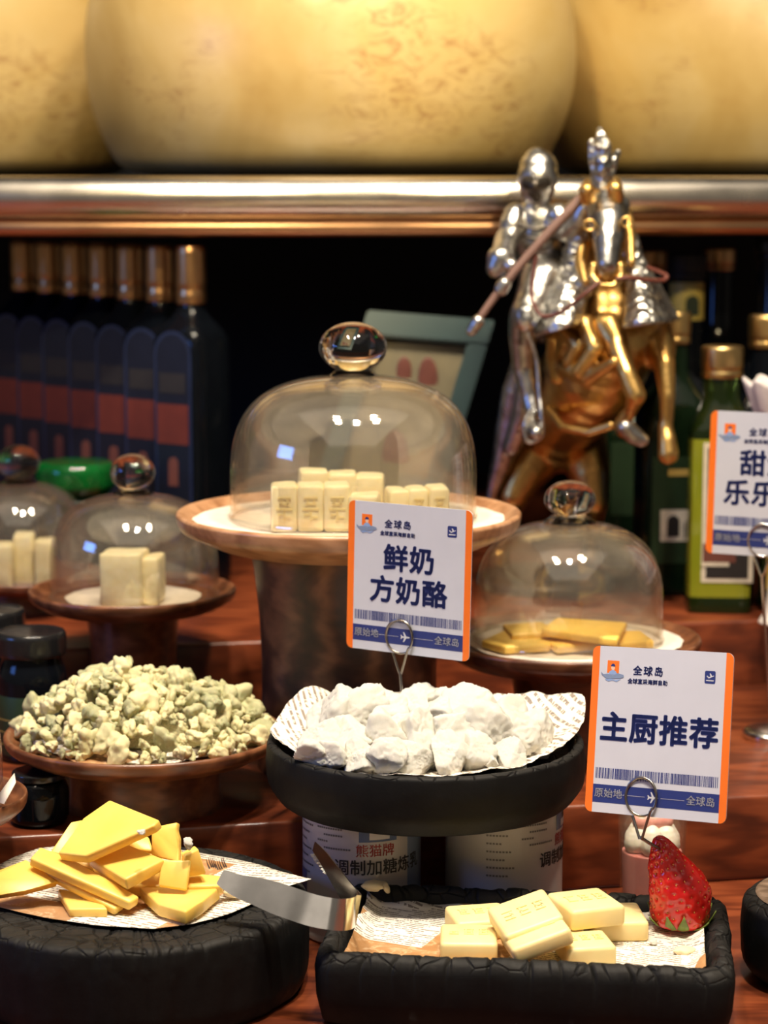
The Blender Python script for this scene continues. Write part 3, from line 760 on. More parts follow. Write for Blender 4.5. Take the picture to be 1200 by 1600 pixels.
# paper in the tray
hx, hy = tw / 2 - .016, td / 2 - .0165; vs, fs = [], []; nx, ny = 60, 30
for i in range(nx + 1):
    for j in range(ny + 1):
        x, y = (i / nx * 2 - 1), (j / ny * 2 - 1)
        e = max(0, abs(x) - .90) / .10; e2 = max(0, abs(y) - .90) / .10
        vs.append((x * hx, y * hy, .0004 + .008 * e ** 1.5 * (.7 + .5 * fbm(Vector((y * 2, x, 3)), 2)) + .005 * e2 ** 1.5 * (.5 + .8 * fbm(Vector((x * 3, y, 8)), 2)) + .0006 * abs(fbm(Vector((x * 3, y * 2, 0)), 2))))
for i in range(nx):
    for j in range(ny): a = i * (ny + 1) + j; fs.append((a, a + ny + 1, a + ny + 2, a + 1))
o = pyd('printed_paper', vs, fs, 'paper_print', None, (tcx, tcy, .0342)); o.rotation_euler = (0, 0, tyaw); md = o.modifiers.new('t', 'SOLIDIFY'); md.thickness = .0003
tag(o, 'newsprint paper with brown patches lining the rectangular black tray', 'paper')

# ================================================================== PAPER IN THE WHITE-CHEESE DISH
CTL = [(-90, .086, .006), (-45, .088, .008), (-15, .094, .014), (5, .102, .020), (17, .108, .0285), (30, .098, .024), (60, .088, .018), (90, .086, .016), (125, .088, .020), (150, .092, .029), (168, .095, .019), (185, .099, .0135), (210, .092, .010), (240, .087, .007), (270, .086, .006)]
vs, fs = [(0, 0, .0008)], []; n, L = 140, 26
for i in range(n):
    a = -90 + 360 * i / n
    for (a0, r0, z0), (a1, r1, z1) in zip(CTL, CTL[1:]):
        if a0 <= a <= a1: t = (a - a0) / (a1 - a0); ro, zt_ = r0 + (r1 - r0) * t, z0 + (z1 - z0) * t; break
    for k in range(1, L + 1):
        r = ro * k / L; f = max(0, k / L - .55) / .45
        q = Vector((r * math.cos(R(a)), r * math.sin(R(a)), 0))
        vs.append((q.x, q.y, .0008 + zt_ * f ** 1.6 + .0035 * f * fbm(q * 45, 3)))
for i in range(n):
    i2 = (i + 1) % n; fs.append((0, 1 + i * L, 1 + i2 * L))
    for k in range(L - 1): fs.append((1 + i * L + k, 2 + i * L + k, 2 + i2 * L + k, 1 + i2 * L + k))
o = pyd('printed_paper', vs, fs, 'paper_print_large', None, (RB.x, 1.390, zd + .0004)); md = o.modifiers.new('t', 'SOLIDIFY'); md.thickness = .0003
tag(o, 'printed paper with upturned corners under the white cheese chunks', 'paper')

# ================================================================== WHITE CHEESE CHUNKS
CW = [(488, 1180, 22, 1.330), (520, 1184, 24, 1.326), (560, 1188, 24, 1.322), (603, 1190, 26, 1.320), (650, 1188, 26, 1.322), (695, 1184, 28, 1.326), (738, 1178, 24, 1.332), (768, 1188, 9, 1.325), (800, 1180, 24, 1.335),
      (505, 1155, 30, 1.350), (548, 1158, 36, 1.346), (598, 1158, 38, 1.342), (648, 1155, 38, 1.345), (700, 1150, 40, 1.350), (750, 1152, 36, 1.355), (795, 1155, 34, 1.362), (828, 1148, 30, 1.375),
      (542, 1112, 32, 1.385), (575, 1125, 38, 1.380), (610, 1112, 36, 1.392), (650, 1112, 28, 1.40), (625, 1140, 34, 1.368), (685, 1118, 36, 1.388), (728, 1120, 36, 1.385), (765, 1125, 30, 1.392), (800, 1130, 30, 1.398), (525, 1130, 30, 1.40),
      (580, 1150, 30, 1.41), (660, 1145, 32, 1.42), (730, 1150, 32, 1.42), (545, 1098, 22, 1.39), (742, 1105, 20, 1.40), (690, 1100, 20, 1.40)]
WM = [chunk_mesh('white_chunk', 200 + i, 5, 9, .10, .075, (1, 1, .92), 34, True) for i in range(10)]
for m_ in WM:
    m_.materials.append(MATS['cheese_white'])
    for p in m_.polygons: p.use_smooth = True
special = {7: 'tiny white cheese crumb alone at the front of the dish', 16: 'rightmost white cheese chunk leaning on the upturned paper', 0: 'leftmost white cheese chunk at the rim of the black dish', 30: 'white cheese chunk peaking at the upper left of the heap', 31: 'white cheese chunk peaking at the upper right of the heap', 9: 'white cheese chunk above the leftmost one in the dish'}
for i, (px, py, r, Y) in enumerate(CW):
    c = W(px, py, Y); s_ = r * S(Y, c.z) * 1.22
    lowest = zd + .002
    if c.z - s_ * .8 < lowest: c.z = lowest + s_ * .8
    o = bpy.data.objects.new('white_cheese_chunk', WM[i % 10]); COL.objects.link(o); o.location = c; o.scale = (s_ * 1.06, s_, s_ * .95)
    o.rotation_euler = (i * 1.7, i * 2.3, i * .9)
    rows = (('front', 0, 9), ('middle', 9, 17), ('upper', 17, 27), ('hidden inner', 27, 30), ('topmost', 30, 33))
    rw, a_, b_ = next(r_ for r_ in rows if r_[1] <= i < r_[2]); rank = sorted(range(a_, b_), key=lambda k: CW[k][0]).index(i)
    nth = ('first', 'second', 'third', 'fourth', 'fifth', 'sixth', 'seventh', 'eighth', 'ninth', 'tenth')[rank]
    tag(o, special.get(i, 'white cheese chunk, %s from the left in the %s row of the heap' % (nth, rw)), 'cheese', 'white cheese chunks in the black dish')

# ================================================================== YELLOW CHEESE ON THE ROUND BOARD
out = [(-35, 1366), (0, 1350), (30, 1336), (62, 1325), (95, 1322), (150, 1322), (230, 1324), (300, 1330), (380, 1345), (440, 1362), (486, 1374), (452, 1384), (405, 1402), (396, 1412), (360, 1428), (300, 1444), (240, 1451), (150, 1446), (70, 1434), (0, 1418), (-40, 1412)]
ZBo = .0545
bm = bmesh.new()
vv = [bm.verts.new(WZ(x, y, ZBo + .0012 + (.006 if (x, y) == (486, 1374) else .003 if x in (440, 452) else 0))) for x, y in out]
fc = bm.faces.new(vv); bmesh.ops.triangulate(bm, faces=[fc]); bmesh.ops.subdivide_edges(bm, edges=bm.edges[:], cuts=3, use_grid_fill=True)
for v in bm.verts: v.co.z += .0008 * abs(fbm(v.co * 40, 2))
bmesh.ops.recalc_face_normals(bm, faces=bm.faces)
o = bmo('printed_paper', bm, 'paper_board'); md = o.modifiers.new('t', 'SOLIDIFY'); md.thickness = .0003
tag(o, 'printed paper sheet under the yellow cheese slabs on the round board', 'paper')
SLB = [
 ('topmost large yellow cheese slab, lying across the pile', [(171, 1249, .112), (249, 1281, .108), (240, 1290, .106), (204, 1306, .100), (133, 1338, .089), (90, 1333, .088), (130, 1278, .104)], .0065),
 ('yellow cheese slab right below the topmost one, in the middle', [(187, 1314, .090), (257, 1342, .086), (196, 1374, .079), (136, 1338, .084)], .0075),
 ('yellow cheese slab with wavy edge standing behind on the right of the pile', [(236, 1292, .099), (277, 1284, .103), (275, 1296, .099), (279, 1310, .094), (278, 1326, .088), (279, 1346, .082), (236, 1338, .083)], .006),
 ('yellow cheese slab with pale crust edge leaning at the right', [(252, 1344, .085), (298, 1344, .085), (296, 1362, .079), (291, 1391, .069), (247, 1385, .071)], .005),
 ('broad yellow cheese slab lying at the front right of the pile', [(218, 1385, .0665), (294, 1386, .0665), (344, 1384, .0665), (317, 1407, .0665), (290, 1424, .0655), (247, 1412, .0655)], .008),
 ('short yellow cheese slab at the right, next to the tongs', [(290, 1362, .073), (352, 1368, .071), (348, 1384, .068), (288, 1386, .068)], .006),
 ('upright yellow cheese slab with white crust at the right rear', [(282, 1332, .088), (304, 1319, .091), (317, 1360, .075), (284, 1364, .074)], .007),
 ('long yellow cheese slab slanting down across the front left', [(47, 1341, .085), (63, 1322, .089), (110, 1340, .083), (218, 1401, .067), (203, 1411, .065)], .006),
 ('second long yellow cheese slab under the slanting one', [(50, 1352, .078), (105, 1362, .075), (195, 1411, .062), (180, 1421, .0605)], .005),
 ('small yellow cheese slab at the bottom of the pile, front left', [(90, 1388, .063), (149, 1398, .063), (168, 1419, .0615), (108, 1419, .0615)], .006),
 ('large yellow cheese slab at the left end of the pile', [(-22, 1368, .079), (41, 1342, .081), (92, 1378, .071), (40, 1392, .068), (0, 1398, .066), (-30, 1396, .066)], .008),
 ('yellow cheese slab just beneath the left of the topmost slab', [(130, 1280, .097), (111, 1284, .097), (78, 1332, .083), (110, 1338, .081)], .006),
 ('yellow cheese slab half hidden at the centre left of the pile', [(98, 1332, .080), (136, 1336, .079), (146, 1358, .073), (112, 1352, .074)], .006),
 ('thin yellow cheese slab showing in the gap under the topmost slab', [(188, 1308, .089), (232, 1306, .090), (240, 1330, .083), (205, 1326, .084)], .004),
 ('yellow cheese slab hidden low in the middle of the pile', [(110, 1345, .072), (240, 1340, .074), (262, 1385, .064), (140, 1385, .064)], .008),
 ('yellow cheese slab low at the back of the pile', [(110, 1316, .078), (280, 1322, .078), (300, 1356, .067), (90, 1356, .067)], .010),
]
for lab, q, th in SLB:
    bm = poly_extrude('s', [WZ(x, y, z) for x, y, z in q], th, None, bev=.0012)
    for v in bm.verts: v.co += Vector((0, 0, .0005)) * fbm(v.co * 130, 2)
    tag(bmo('cheese_slice', bm, 'cheese_yellow', None, auto=50), lab, 'cheese', 'yellow cheese slabs on the round board')
crumb = chunk_mesh('crumb', 301, 3, 10, .2, .15, (1.3, .8, .6), 8); crumb.materials.append(MATS['cheese_rind'])
crumbw = chunk_mesh('crumb', 302, 3, 10, .25, .2, (1.2, .9, .7), 8); crumbw.materials.append(MATS['cheese_white'])
for m_ in (crumb, crumbw):
    for p in m_.polygons: p.use_smooth = True
def crumb_at(px, py, z, r, lab, me, rot=0.0, cat='cheese', grp='stray cheese crumbs'):
    o = bpy.data.objects.new('cheese_crumb', me); COL.objects.link(o); o.location = WZ(px, py, z); s_ = r * S(o.location.y, z); o.scale = (s_, s_, s_); o.rotation_euler = (rot, rot * .4, rot); tag(o, lab, cat, grp)
crumb_at(364, 1392, .061, 13, 'pale wedge-shaped cheese scrap under the tong tip', crumb, .5)
crumb_at(352, 1388, .061, 8, 'smallest pale cheese scrap beside the wedge under the tongs', crumb, 2.0)
crumb_at(293, 1318, .096, 11, 'white cheese smear on the slab at the right rear of the pile', crumbw, 1.0)
crumb_at(220, 1300, .107, 7, 'white cheese bit on the edge of the topmost yellow slab', crumbw, .2)
crumb_at(584, 1382, .048, 15, 'pale cheese crumb on the left rear corner of the black tray', crumb, .3)
crumb_at(604, 1386, .047, 9, 'small crumb next to the one on the tray corner', crumb, 1.3)
crumb_at(1068, 1484, .0365, 13, 'cheese shaving on the tray paper below the strawberry', crumb, .25)
crumb_at(1020, 1472, .0365, 7, 'tiny white flake on the brown patch in the tray', crumbw, .1)

# ================================================================== STAMPED TABLETS IN THE TRAY
def tablet(lab, q, th, stamp=True, world=False):
    pts = [Vector(p) for p in q] if world else [WZ(x, y, z) for x, y, z in q]
    o0 = sum(pts, Vector()) / 4
    ex = ((pts[1] - pts[0]) + (pts[2] - pts[3])) / 2; ey = ((pts[0] - pts[3]) + (pts[1] - pts[2])) / 2
    wx, wy = ex.length, ey.length; ex.normalize(); ez = ex.cross(ey).normalized(); ey = ez.cross(ex)
    t = thing('cheese_tablet', lab, 'cheese', group='stamped cheese tablets in the tray')
    t.matrix_world = Matrix(((ex.x, ey.x, ez.x, o0.x), (ex.y, ey.y, ez.y, o0.y), (ex.z, ey.z, ez.z, o0.z), (0, 0, 0, 1)))
    bm = rbox((wx, wy, th), .0026, 3); bmesh.ops.translate(bm, vec=(0, 0, -th / 2), verts=bm.verts)
    bmo('body', bm, 'cheese_tablet', t)
    if stamp:
        bm = bmesh.new(); rnd = random.Random(int(o0.x * 9999))
        for gx in (-.26, 0, .26):                       # pressed marks too worn to read
            for (sx, sy, lx, ly) in ((0, .10, .17, .030), (-.05, 0, .03, .20), (.05, -.02, .03, .18), (0, -.02, .15, .028), (.0, -.12, .17, .030)):
                if rnd.random() < .12: continue
                bmesh.ops.create_cube(bm, size=1, matrix=Matrix.Translation(((gx + sx) * wx, (sy + .05) * wy, .0001)) @ Matrix.Diagonal((lx * wx, ly * wy, .0011, 1)))
        bmo('stamped_mark', bm, 'cheese_tablet', t, smooth=False)
    return t
zt = .0470
tablet('cheese tablet lying flat at the front left of the tray', [(690, 1442, zt), (776, 1443, zt), (778, 1474, zt), (686, 1473, zt)], .0125)
tablet('cheese tablet behind the front left one in the tray', [(702, 1414, zt), (788, 1408, zt), (798, 1436, zt), (706, 1442, zt)], .0125)
tablet('tilted cheese tablet at the back of the central leaning pair', [(.0589, 1.2512, .0602), (.0925, 1.2597, .0698), (.1024, 1.2291, .0623), (.0688, 1.2206, .0526)], .0115, True, True)
tablet('tilted cheese tablet in front, leaning on the central pile', [(.065, 1.241, .0505), (.0987, 1.2474, .0612), (.1052, 1.2151, .0600), (.0714, 1.2087, .0493)], .0105, True, True)
tablet('cheese tablet stacked on top at the right rear of the pile', [(857, 1393, .060), (940, 1385, .060), (974, 1414, .060), (890, 1425, .060)], .0125)
tablet('cheese tablet under the stacked one, nearest the strawberry', [(915, 1410, zt), (1000, 1408, zt), (1011, 1440, zt), (922, 1442, zt)], .0125, False)
tablet('cheese tablet lying flat at the front right of the tray', [(873, 1456, zt), (944, 1450, zt), (963, 1479, zt), (878, 1482, zt)], .0125)
tablet('cheese tablet hidden under the middle of the pile', [(815, 1412, zt), (905, 1412, zt), (908, 1444, zt), (815, 1446, zt)], .0125, False)

# ================================================================== STRAWBERRY
SB = W(1066, 1449, 1.285); sq = S(1.285, .06); ZSB = .0355
SBp = [(0.00, 1066, 0), (.015, 1066, 26), (.05, 1064, 40), (.12, 1063, 46), (.22, 1063, 48.5), (.35, 1063, 49), (.47, 1061, 48), (.58, 1056, 44), (.70, 1047, 35), (.80, 1040, 26), (.90, 1034, 18.5), (.96, 1031, 12), (.99, 1030, 6), (1.0, 1030, 0)]
hS = 150 * sq
root = thing('strawberry', 'large red strawberry, tip up and leaves down, in the tray corner', 'strawberry', (SB.x, 1.287, ZSB))
def sb_at(t):
    for (a, x0, r0), (b, x1, r1) in zip(SBp, SBp[1:]):
        if t <= b:
            k = (t - a) / (b - a); return (x0 + (x1 - x0) * k - 1066) * sq, (r0 + (r1 - r0) * k) * sq
    return (1030 - 1066) * sq, 0
seeds = []; NS = 190
for i in range(NS):
    t = .05 + .90 * ((i + .5) / NS); a = i * 2.399963
    if sb_at(t)[1] < .003: continue
    cx, r = sb_at(t); seeds.append(Vector((cx + r * math.cos(a), r * .92 * math.sin(a), t * hS)))
vs, fs = [], []; nu, nv = 120, 110
for j in range(nv + 1):
    t = (1 - math.cos(math.pi * j / nv)) / 2
    # smooth the profile a little
    c0, r0 = sb_at(max(0, t - .02)); c1, r1 = sb_at(t); c2, r2 = sb_at(min(1, t + .02)); cx, r = (c0 + 2 * c1 + c2) / 4, (r0 + 2 * r1 + r2) / 4 if 0.02 < t < .98 else r1
    for i in range(nu):
        a = 2 * math.pi * i / nu; p = Vector((cx + r * math.cos(a), r * .92 * math.sin(a), t * hS))
        d2 = min((p - s_).length_squared for s_ in seeds); d = math.sqrt(d2)
        nrm = Vector((math.cos(a), math.sin(a), .15)); lump = .0008 * fbm(p * 110, 2)
        p += nrm * (lump + (.0009 * min(1, d / .0017) ** 1.5 - .0009)) if r > .002 else Vector()
        vs.append(p)
for j in range(nv):
    for i in range(nu): i2 = (i + 1) % nu; fs.append((j * nu + i, j * nu + i2, (j + 1) * nu + i2, (j + 1) * nu + i))
me = bpy.data.meshes.new('fruit'); me.from_pydata([tuple(v) for v in vs], [], fs); me.update()
bm = bmesh.new(); bm.from_mesh(me); bmesh.ops.remove_doubles(bm, verts=bm.verts, dist=1e-5); bmesh.ops.recalc_face_normals(bm, faces=bm.faces); bm.to_mesh(me); bm.free()
mk('fruit', me, 'strawberry', root)
bm = bmesh.new()
for s_ in seeds:
    cx = sb_at(s_.z / hS)[0]; n_ = Vector((s_.x - cx, s_.y, .002)).normalized()
    bmesh.ops.create_icosphere(bm, subdivisions=1, radius=1, matrix=Matrix.Translation(s_ - n_ * .0005) @ n_.to_track_quat('Z', 'Y').to_matrix().to_4x4() @ Matrix.Diagonal((.00042, .00062, .0004, 1)))
o = bmo('seeds', bm, 'seed_gold', root); o['kind'] = 'stuff'
for i in range(9):
    a = R(-90 + (i - 4) * 36 + 8 * math.sin(i * 3)); L = .014 * (1 + .2 * math.sin(i * 5)); c, s_ = math.cos(a), math.sin(a)
    pts = []; K = 7
    for k in range(K + 1):
        t = k / K; rad = .005 + .0148 * t ** .7; z = .0012 + .0105 * t * t * (1.0 + .3 * math.sin(i * 2.2)); wd = .0032 * math.sin(math.pi * min(1, t * .9 + .12)) + .0003
        pts.append((rad, z, wd))
    vs, fs = [], []
    for (rad, z, wd) in pts:
        rad = rad + (.0012 if z > .003 else 0)
        for e, dz in ((-1, 0), (0, -.0006), (1, 0)): vs.append((rad * c - e * wd * s_ , rad * s_ + e * wd * c, z + dz))
    for k in range(K):
        for e in (0, 1): q = k * 3 + e; fs.append((q, q + 1, q + 4, q + 3))
    o = pyd('leaf', vs, fs, 'leaf_green', root); md = o.modifiers.new('t', 'SOLIDIFY'); md.thickness = .0006

# ================================================================== MENU SIGNS
CWd, CHt = .088, .098
def rr_poly(w_, h_, r, n=6, x0=0, z0=0):
    out = []
    for j, (sx, sz) in enumerate(((1, 1), (-1, 1), (-1, -1), (1, -1))):
        for k in range(n + 1):
            a = j * math.pi / 2 + math.pi / 2 * k / n
            out.append((x0 + sx * (w_ / 2 - r) + r * math.cos(a), z0 + sz * (h_ / 2 - r) + r * math.sin(a)))
    return out
def flat(name, poly, y, th, mat, parent):
    bm = bmesh.new(); a = [bm.verts.new((x, y, z)) for x, z in poly]; b = [bm.verts.new((x, y + th, z)) for x, z in poly]; n = len(poly)
    bm.faces.new(a); bm.faces.new(b[::-1])
    for i in range(n): bm.faces.new((a[i], a[(i + 1) % n], b[(i + 1) % n], b[i]))
    bmesh.ops.recalc_face_normals(bm, faces=bm.faces); return bmo(name, bm, mat, parent, smooth=False)
def uv(u, v): return ((u - .5) * CWd, (.5 - v) * CHt)
def rect(u0, v0, u1, v1): a = uv(u0, v0); b = uv(u1, v1); return [(a[0], a[1]), (b[0], a[1]), (b[0], b[1]), (a[0], b[1])]
def sign(label, loc, rot, lines, scale=1.0, ring_u=.44, foot=None, base=False):
    t = thing('menu_sign', label, 'sign', loc, rot, 'menu signs on wire clips'); t.scale = (scale,) * 3
    M = Matrix.LocRotScale(Vector(loc), Euler(rot), Vector((scale,) * 3)); th = .0008
    card = flat('card', rr_poly(CWd, CHt, .004), -th / 2, th, 'card_white', t)
    Y0 = -th / 2 - .00008; e = .00007
    def half(sgn):
        w_ = .052 * CWd; x1 = sgn * CWd / 2; p = []
        r = .004
        for k in range(7): a = math.pi / 2 * k / 6; p.append((x1 - sgn * r + sgn * r * math.cos(a), CHt / 2 - r + r * math.sin(a)))
        p += [(x1 - sgn * w_, CHt / 2), (x1 - sgn * w_, -CHt / 2)]
        for k in range(6, -1, -1): a = math.pi / 2 * k / 6; p.append((x1 - sgn * r + sgn * r * math.cos(a), -CHt / 2 + r - r * math.sin(a)))
        return p
    for sgn in (-1, 1): flat('orange_stripe', half(sgn), Y0, e, 'card_orange', card)
    flat('navy_band', rect(.052, .832, .948, .940), Y0, e, 'card_navy', card)
    bm = bmesh.new(); rn = random.Random(3); u = .065
    while u < .930:
        w_ = rn.choice((.003, .004, .006, .009)); a = uv(u, .732); b = uv(min(u + w_, .932), .795)
        bmesh.ops.create_cube(bm, size=1, matrix=Matrix.Translation(((a[0] + b[0]) / 2, Y0, (a[1] + b[1]) / 2)) @ Matrix.Diagonal((b[0] - a[0], e, a[1] - b[1], 1)))
        u += w_ + rn.choice((.0025, .004, .005, .008) if not .2 < u < .3 and not .62 < u < .72 else (.002, .003))
    o = bmo('barcode', bm, 'card_navy', card, smooth=False); o['kind'] = 'stuff'
    # emblem: orange square with a small bust over a fish, lettering beside it
    flat('emblem_square', rect(.110, .085, .195, .160), Y0, e, 'card_orange', card)
    ex, ez = uv(.152, .128); flat('emblem_head', [(ex + .0012 * math.cos(k), ez + .0016 * math.sin(k)) for k in [i * math.pi / 6 for i in range(12)]], Y0 - e, e, 'print_skin', card)
    flat('emblem_hair', [(ex + .0014 * math.cos(k), ez + .0008 + .0016 * math.sin(k)) for k in [i * math.pi / 6 for i in range(7)]], Y0 - 2 * e, e, 'card_navy', card)
    flat('emblem_shoulders', [(ex - .0028, ez - .0040), (ex - .002, ez - .0022), (ex - .0006, ez - .0014), (ex + .0006, ez - .0014), (ex + .002, ez - .0022), (ex + .0028, ez - .0040)], Y0 - e, e, 'print_pale_blue', card)
    fx, fz = uv(.152, .178)
    flat('emblem_fish', [(fx + x * CWd, fz - z * CHt) for x, z in ((-.085, -.022), (-.068, -.008), (-.04, -.012), (0, -.004), (.04, -.018), (.078, -.010), (.082, .004), (.05, .012), (0, .016), (-.04, .020), (-.062, .006), (-.082, -.008))], Y0 - 2 * e, e, 'print_grey_blue', card)
    flat('emblem_wave', [(fx + x * CWd, fz - z * CHt) for x, z in ((-.055, .022), (-.02, .016), (.02, .024), (.06, .016), (.03, .034), (.0, .026), (-.03, .034))], Y0 - e, e, 'print_pale_blue', card)
    def tx(name, body, u, v, size, mat, bold, spacing=1.0, align='CENTER'):
        x, z = uv(u, v); return text(name, body, size, mat, card, (x, Y0 - .00008, z), bold, spacing=spacing, align=align)
    tx('brand_lettering', '全球岛', .405, .140, .0058, 'card_navy', .022, 1.28)
    tx('brand_subtitle', '全球直采海鲜自助', .405, .203, .0031, 'card_navy', .022, 1.03)
    ix, iz = uv(.842, .150)
    flat('icon_square', rr_poly(.0066, .0074, .0009, 4, ix, iz), Y0, e, 'card_navy', card)
    flat('icon_plane', [(ix + x * .001, iz + z * .001) for x, z in ((-2.2, .6), (-1.6, .9), (-.9, .0), (.2, .35), (-.3, 2.2), (.3, 2.2), (1.2, .7), (2.3, 1.2), (2.3, .7), (-.8, -.7))], Y0 - e, e, 'print_white', card)
    flat('icon_runway', [(ix + x * .001, iz + z * .001) for x, z in ((-2.3, -1.6), (2.3, -1.6), (2.3, -2.2), (-2.3, -2.2))], Y0 - e, e, 'print_white', card)
    for (body, u, v, size) in lines:
        tx('title_lettering', body, u, v, size, 'card_navy', .030, 1.06, 'LEFT' if u < .3 else 'CENTER')
    yb = Y0 - e; Y0s = Y0; Y0 = yb
    tx('band_lettering', '原始地', .165, .886, .0058, 'print_white', .006, 1.05)
    tx('band_lettering', '全球岛', .820, .886, .0058, 'print_white', .006, 1.05)
    px_, pz_ = uv(.485, .886)
    flat('band_plane', [(px_ + x * .0011, pz_ + z * .0011) for x, z in ((3.0, 0), (2.4, .45), (.7, .45), (-.8, 2.9), (-1.5, 2.9), (-.6, .45), (-1.9, .4), (-2.6, 1.2), (-3.1, 1.2), (-2.7, 0), (-3.1, -1.2), (-2.6, -1.2), (-1.9, -.4), (-.6, -.45), (-1.5, -2.9), (-.8, -2.9), (.7, -.45), (2.4, -.45))], Y0 - e, e, 'print_white', card)
    bm = bmesh.new()
    for u in [.265 + .0105 * i for i in range(16)] + [.545 + .0105 * i for i in range(16)]:
        x, z = uv(u, .886); bmesh.ops.create_cube(bm, size=1, matrix=Matrix.Translation((x, Y0 - e, z)) @ Matrix.Diagonal((.0005, e, .0003, 1)))
    o = bmo('dotted_line', bm, 'print_white', card, smooth=False); o['kind'] = 'stuff'
    # wire clip: a double ring that grips the card, legs crossing into a stem
    rx, rz = uv(ring_u, .885); rr, rh = .0098, .0112; wire = .00085; pts = []
    joint = Vector((rx + .0005, 0, rz - rh - .0135))
    pts.append(joint + Vector((.0008, 0, 0)))
    for k in range(41):
        a = R(-48) + R(636 - 36) * k / 40
        yy = -.0024 + .0046 * (k / 40)
        pts.append(Vector((rx + rr * math.cos(a), yy, rz + rh * math.sin(a))))
    pts.append(joint + Vector((-.0008, 0.0005, 0)))
    clip = tube('wire_clip', pts, wire, 'steel_dark' if not base else 'steel', t, 8, 3)
    fl = M.inverted() @ Vector(foot)
    tube('stem', [joint + Vector((0, 0, .001)), joint.lerp(fl, .5), fl], .0011, 'steel_dark' if not base else 'steel', t, 8, 2)
    if base: lathe('base_disc', rprof([(0, 0), (.020, 0), (.020, .004), (.018, .006), (0, .0062)], .001), 'steel', t, fl, 48, 40)
    return t
sign('menu card reading 鲜奶方奶酪 clipped above the white cheese', (.016, 1.428, .2215), (0.0, .022, -.45), [('鲜奶', .50, .375, .0182), ('方奶酪', .50, .590, .0182)], 1.0, .44, (.0125, 1.425, .140))
sign('menu card reading 主厨推荐 clipped to the strawberry', (.1605, 1.2775, .1570), (-.206, -.045, -.50), [('主厨推荐', .50, .495, .0182)], 1.0, .405, (SB.x - .010, 1.287, ZSB + hS * .82))
pc = WZ(1205, 1152, Z1)
sign('menu card starting 甜 cut by the right edge, in front of the oil bottle', (W(1206, 755, pc.y).x, pc.y - .006, W(1206, 757, pc.y).z), (0, .02, -.30), [('甜酒', .235, .365, .0182), ('乐乐', .12, .575, .0182)], 1.10, .44, (pc.x, pc.y, Z1), True)

# ================================================================== TONGS
tg = thing('tongs', 'steel serving tongs resting between the round board and the tray', 'tongs', (0, 0, 0))
A_ = [W(344, 1370, 1.236), W(372, 1384, 1.232), W(405, 1394, 1.228), W(450, 1410, 1.222), W(490, 1423, 1.217), W(525, 1429, 1.216), W(546, 1428, 1.222), W(556, 1422, 1.234), W(553, 1412, 1.250), W(540, 1392, 1.272), W(520, 1362, 1.302), W(504, 1338, 1.325), W(491, 1322, 1.340)]
def wv(s): return Vector((.05, .55, 1)) if s < .40 else (Vector((.05, .12, 1)) if s < .58 else Vector((.30, -.10, 1)))
ribbon('spring_strip', A_, wv, lambda s: .0085 + .0095 * min(1, max(0, s / .22)) ** .8 if s < .6 else .018 - .012 * (s - .6) / .4, .0009, 'steel', tg, 8)
for i in range(9):
    p = A_[0] + Vector((.0012 * i - .006, .0006 * (i % 2), .0048 + .0008 * math.sin(i)))
    tube('tooth', [p, p + Vector((-.0012, 0, .003)), p + Vector((-.0018, -.0004, .0058))], lambda t: .0006 * (1 - .7 * t), 'steel', tg, 6, 2)
for i in range(7):
    p = A_[-1].lerp(A_[-3], i / 9) + Vector((-.001, 0, -.006)); o = bpy.data.objects.new('cheese_smear', crumbw); link(o, tg); o.location = p; o.scale = (.0016, .001, .003 + .0006 * (i % 3)); o.rotation_euler = (.3 * i, .2, 0)

# ================================================================== DESSERT CUP
dcp = W(1018, 1370, 1.405); sd = S(1.405, .04)
t = thing('dessert_cup', 'glass cup of pink mousse with whipped cream behind the strawberry', 'dessert', (dcp.x, 1.405, 0))
r0, r1, hc = .0195, .0225, .080
lathe('glass', [(0.0005, 0), (r0, 0), (r1, hc), (r1 - .0012, hc), (r0 - .0012, .003), (.0005, .003), (.0005, 0)], 'glass_cup', t, None, 56, 40)
zm = W(1018, 1342, 1.385).z
lathe('mousse', rprof([(0, .0035), (r0 - .0016, .0035), (r0 + (r1 - r0) * zm / hc - .0018, zm), (0, zm + .001)], .001), 'mousse_pink', t, None, 48, 40)
for i in range(6):
    a = i * math.pi / 3 + .4; c = Vector((.0118 * math.cos(a), .0118 * math.sin(a), zm + .006))
    blobs('whipped_cream', [(c, .0082, c + Vector((-.002 * math.cos(a), -.002 * math.sin(a), .006)), .0068), (c + Vector((-.003 * math.cos(a), -.003 * math.sin(a), .008)), .0045, c + Vector((-.006 * math.cos(a), -.006 * math.sin(a), .0125)), .0022)], 'cream_white', t, .0008, 5)
blobs('berry_piece', [((-.008, -.004, zm + .020), .006, (.008, -.003, zm + .020), .0055), ((-.004, .004, zm + .022), .005, (.006, .004, zm + .023), .005)], 'berry_pink', t, .001, 5)

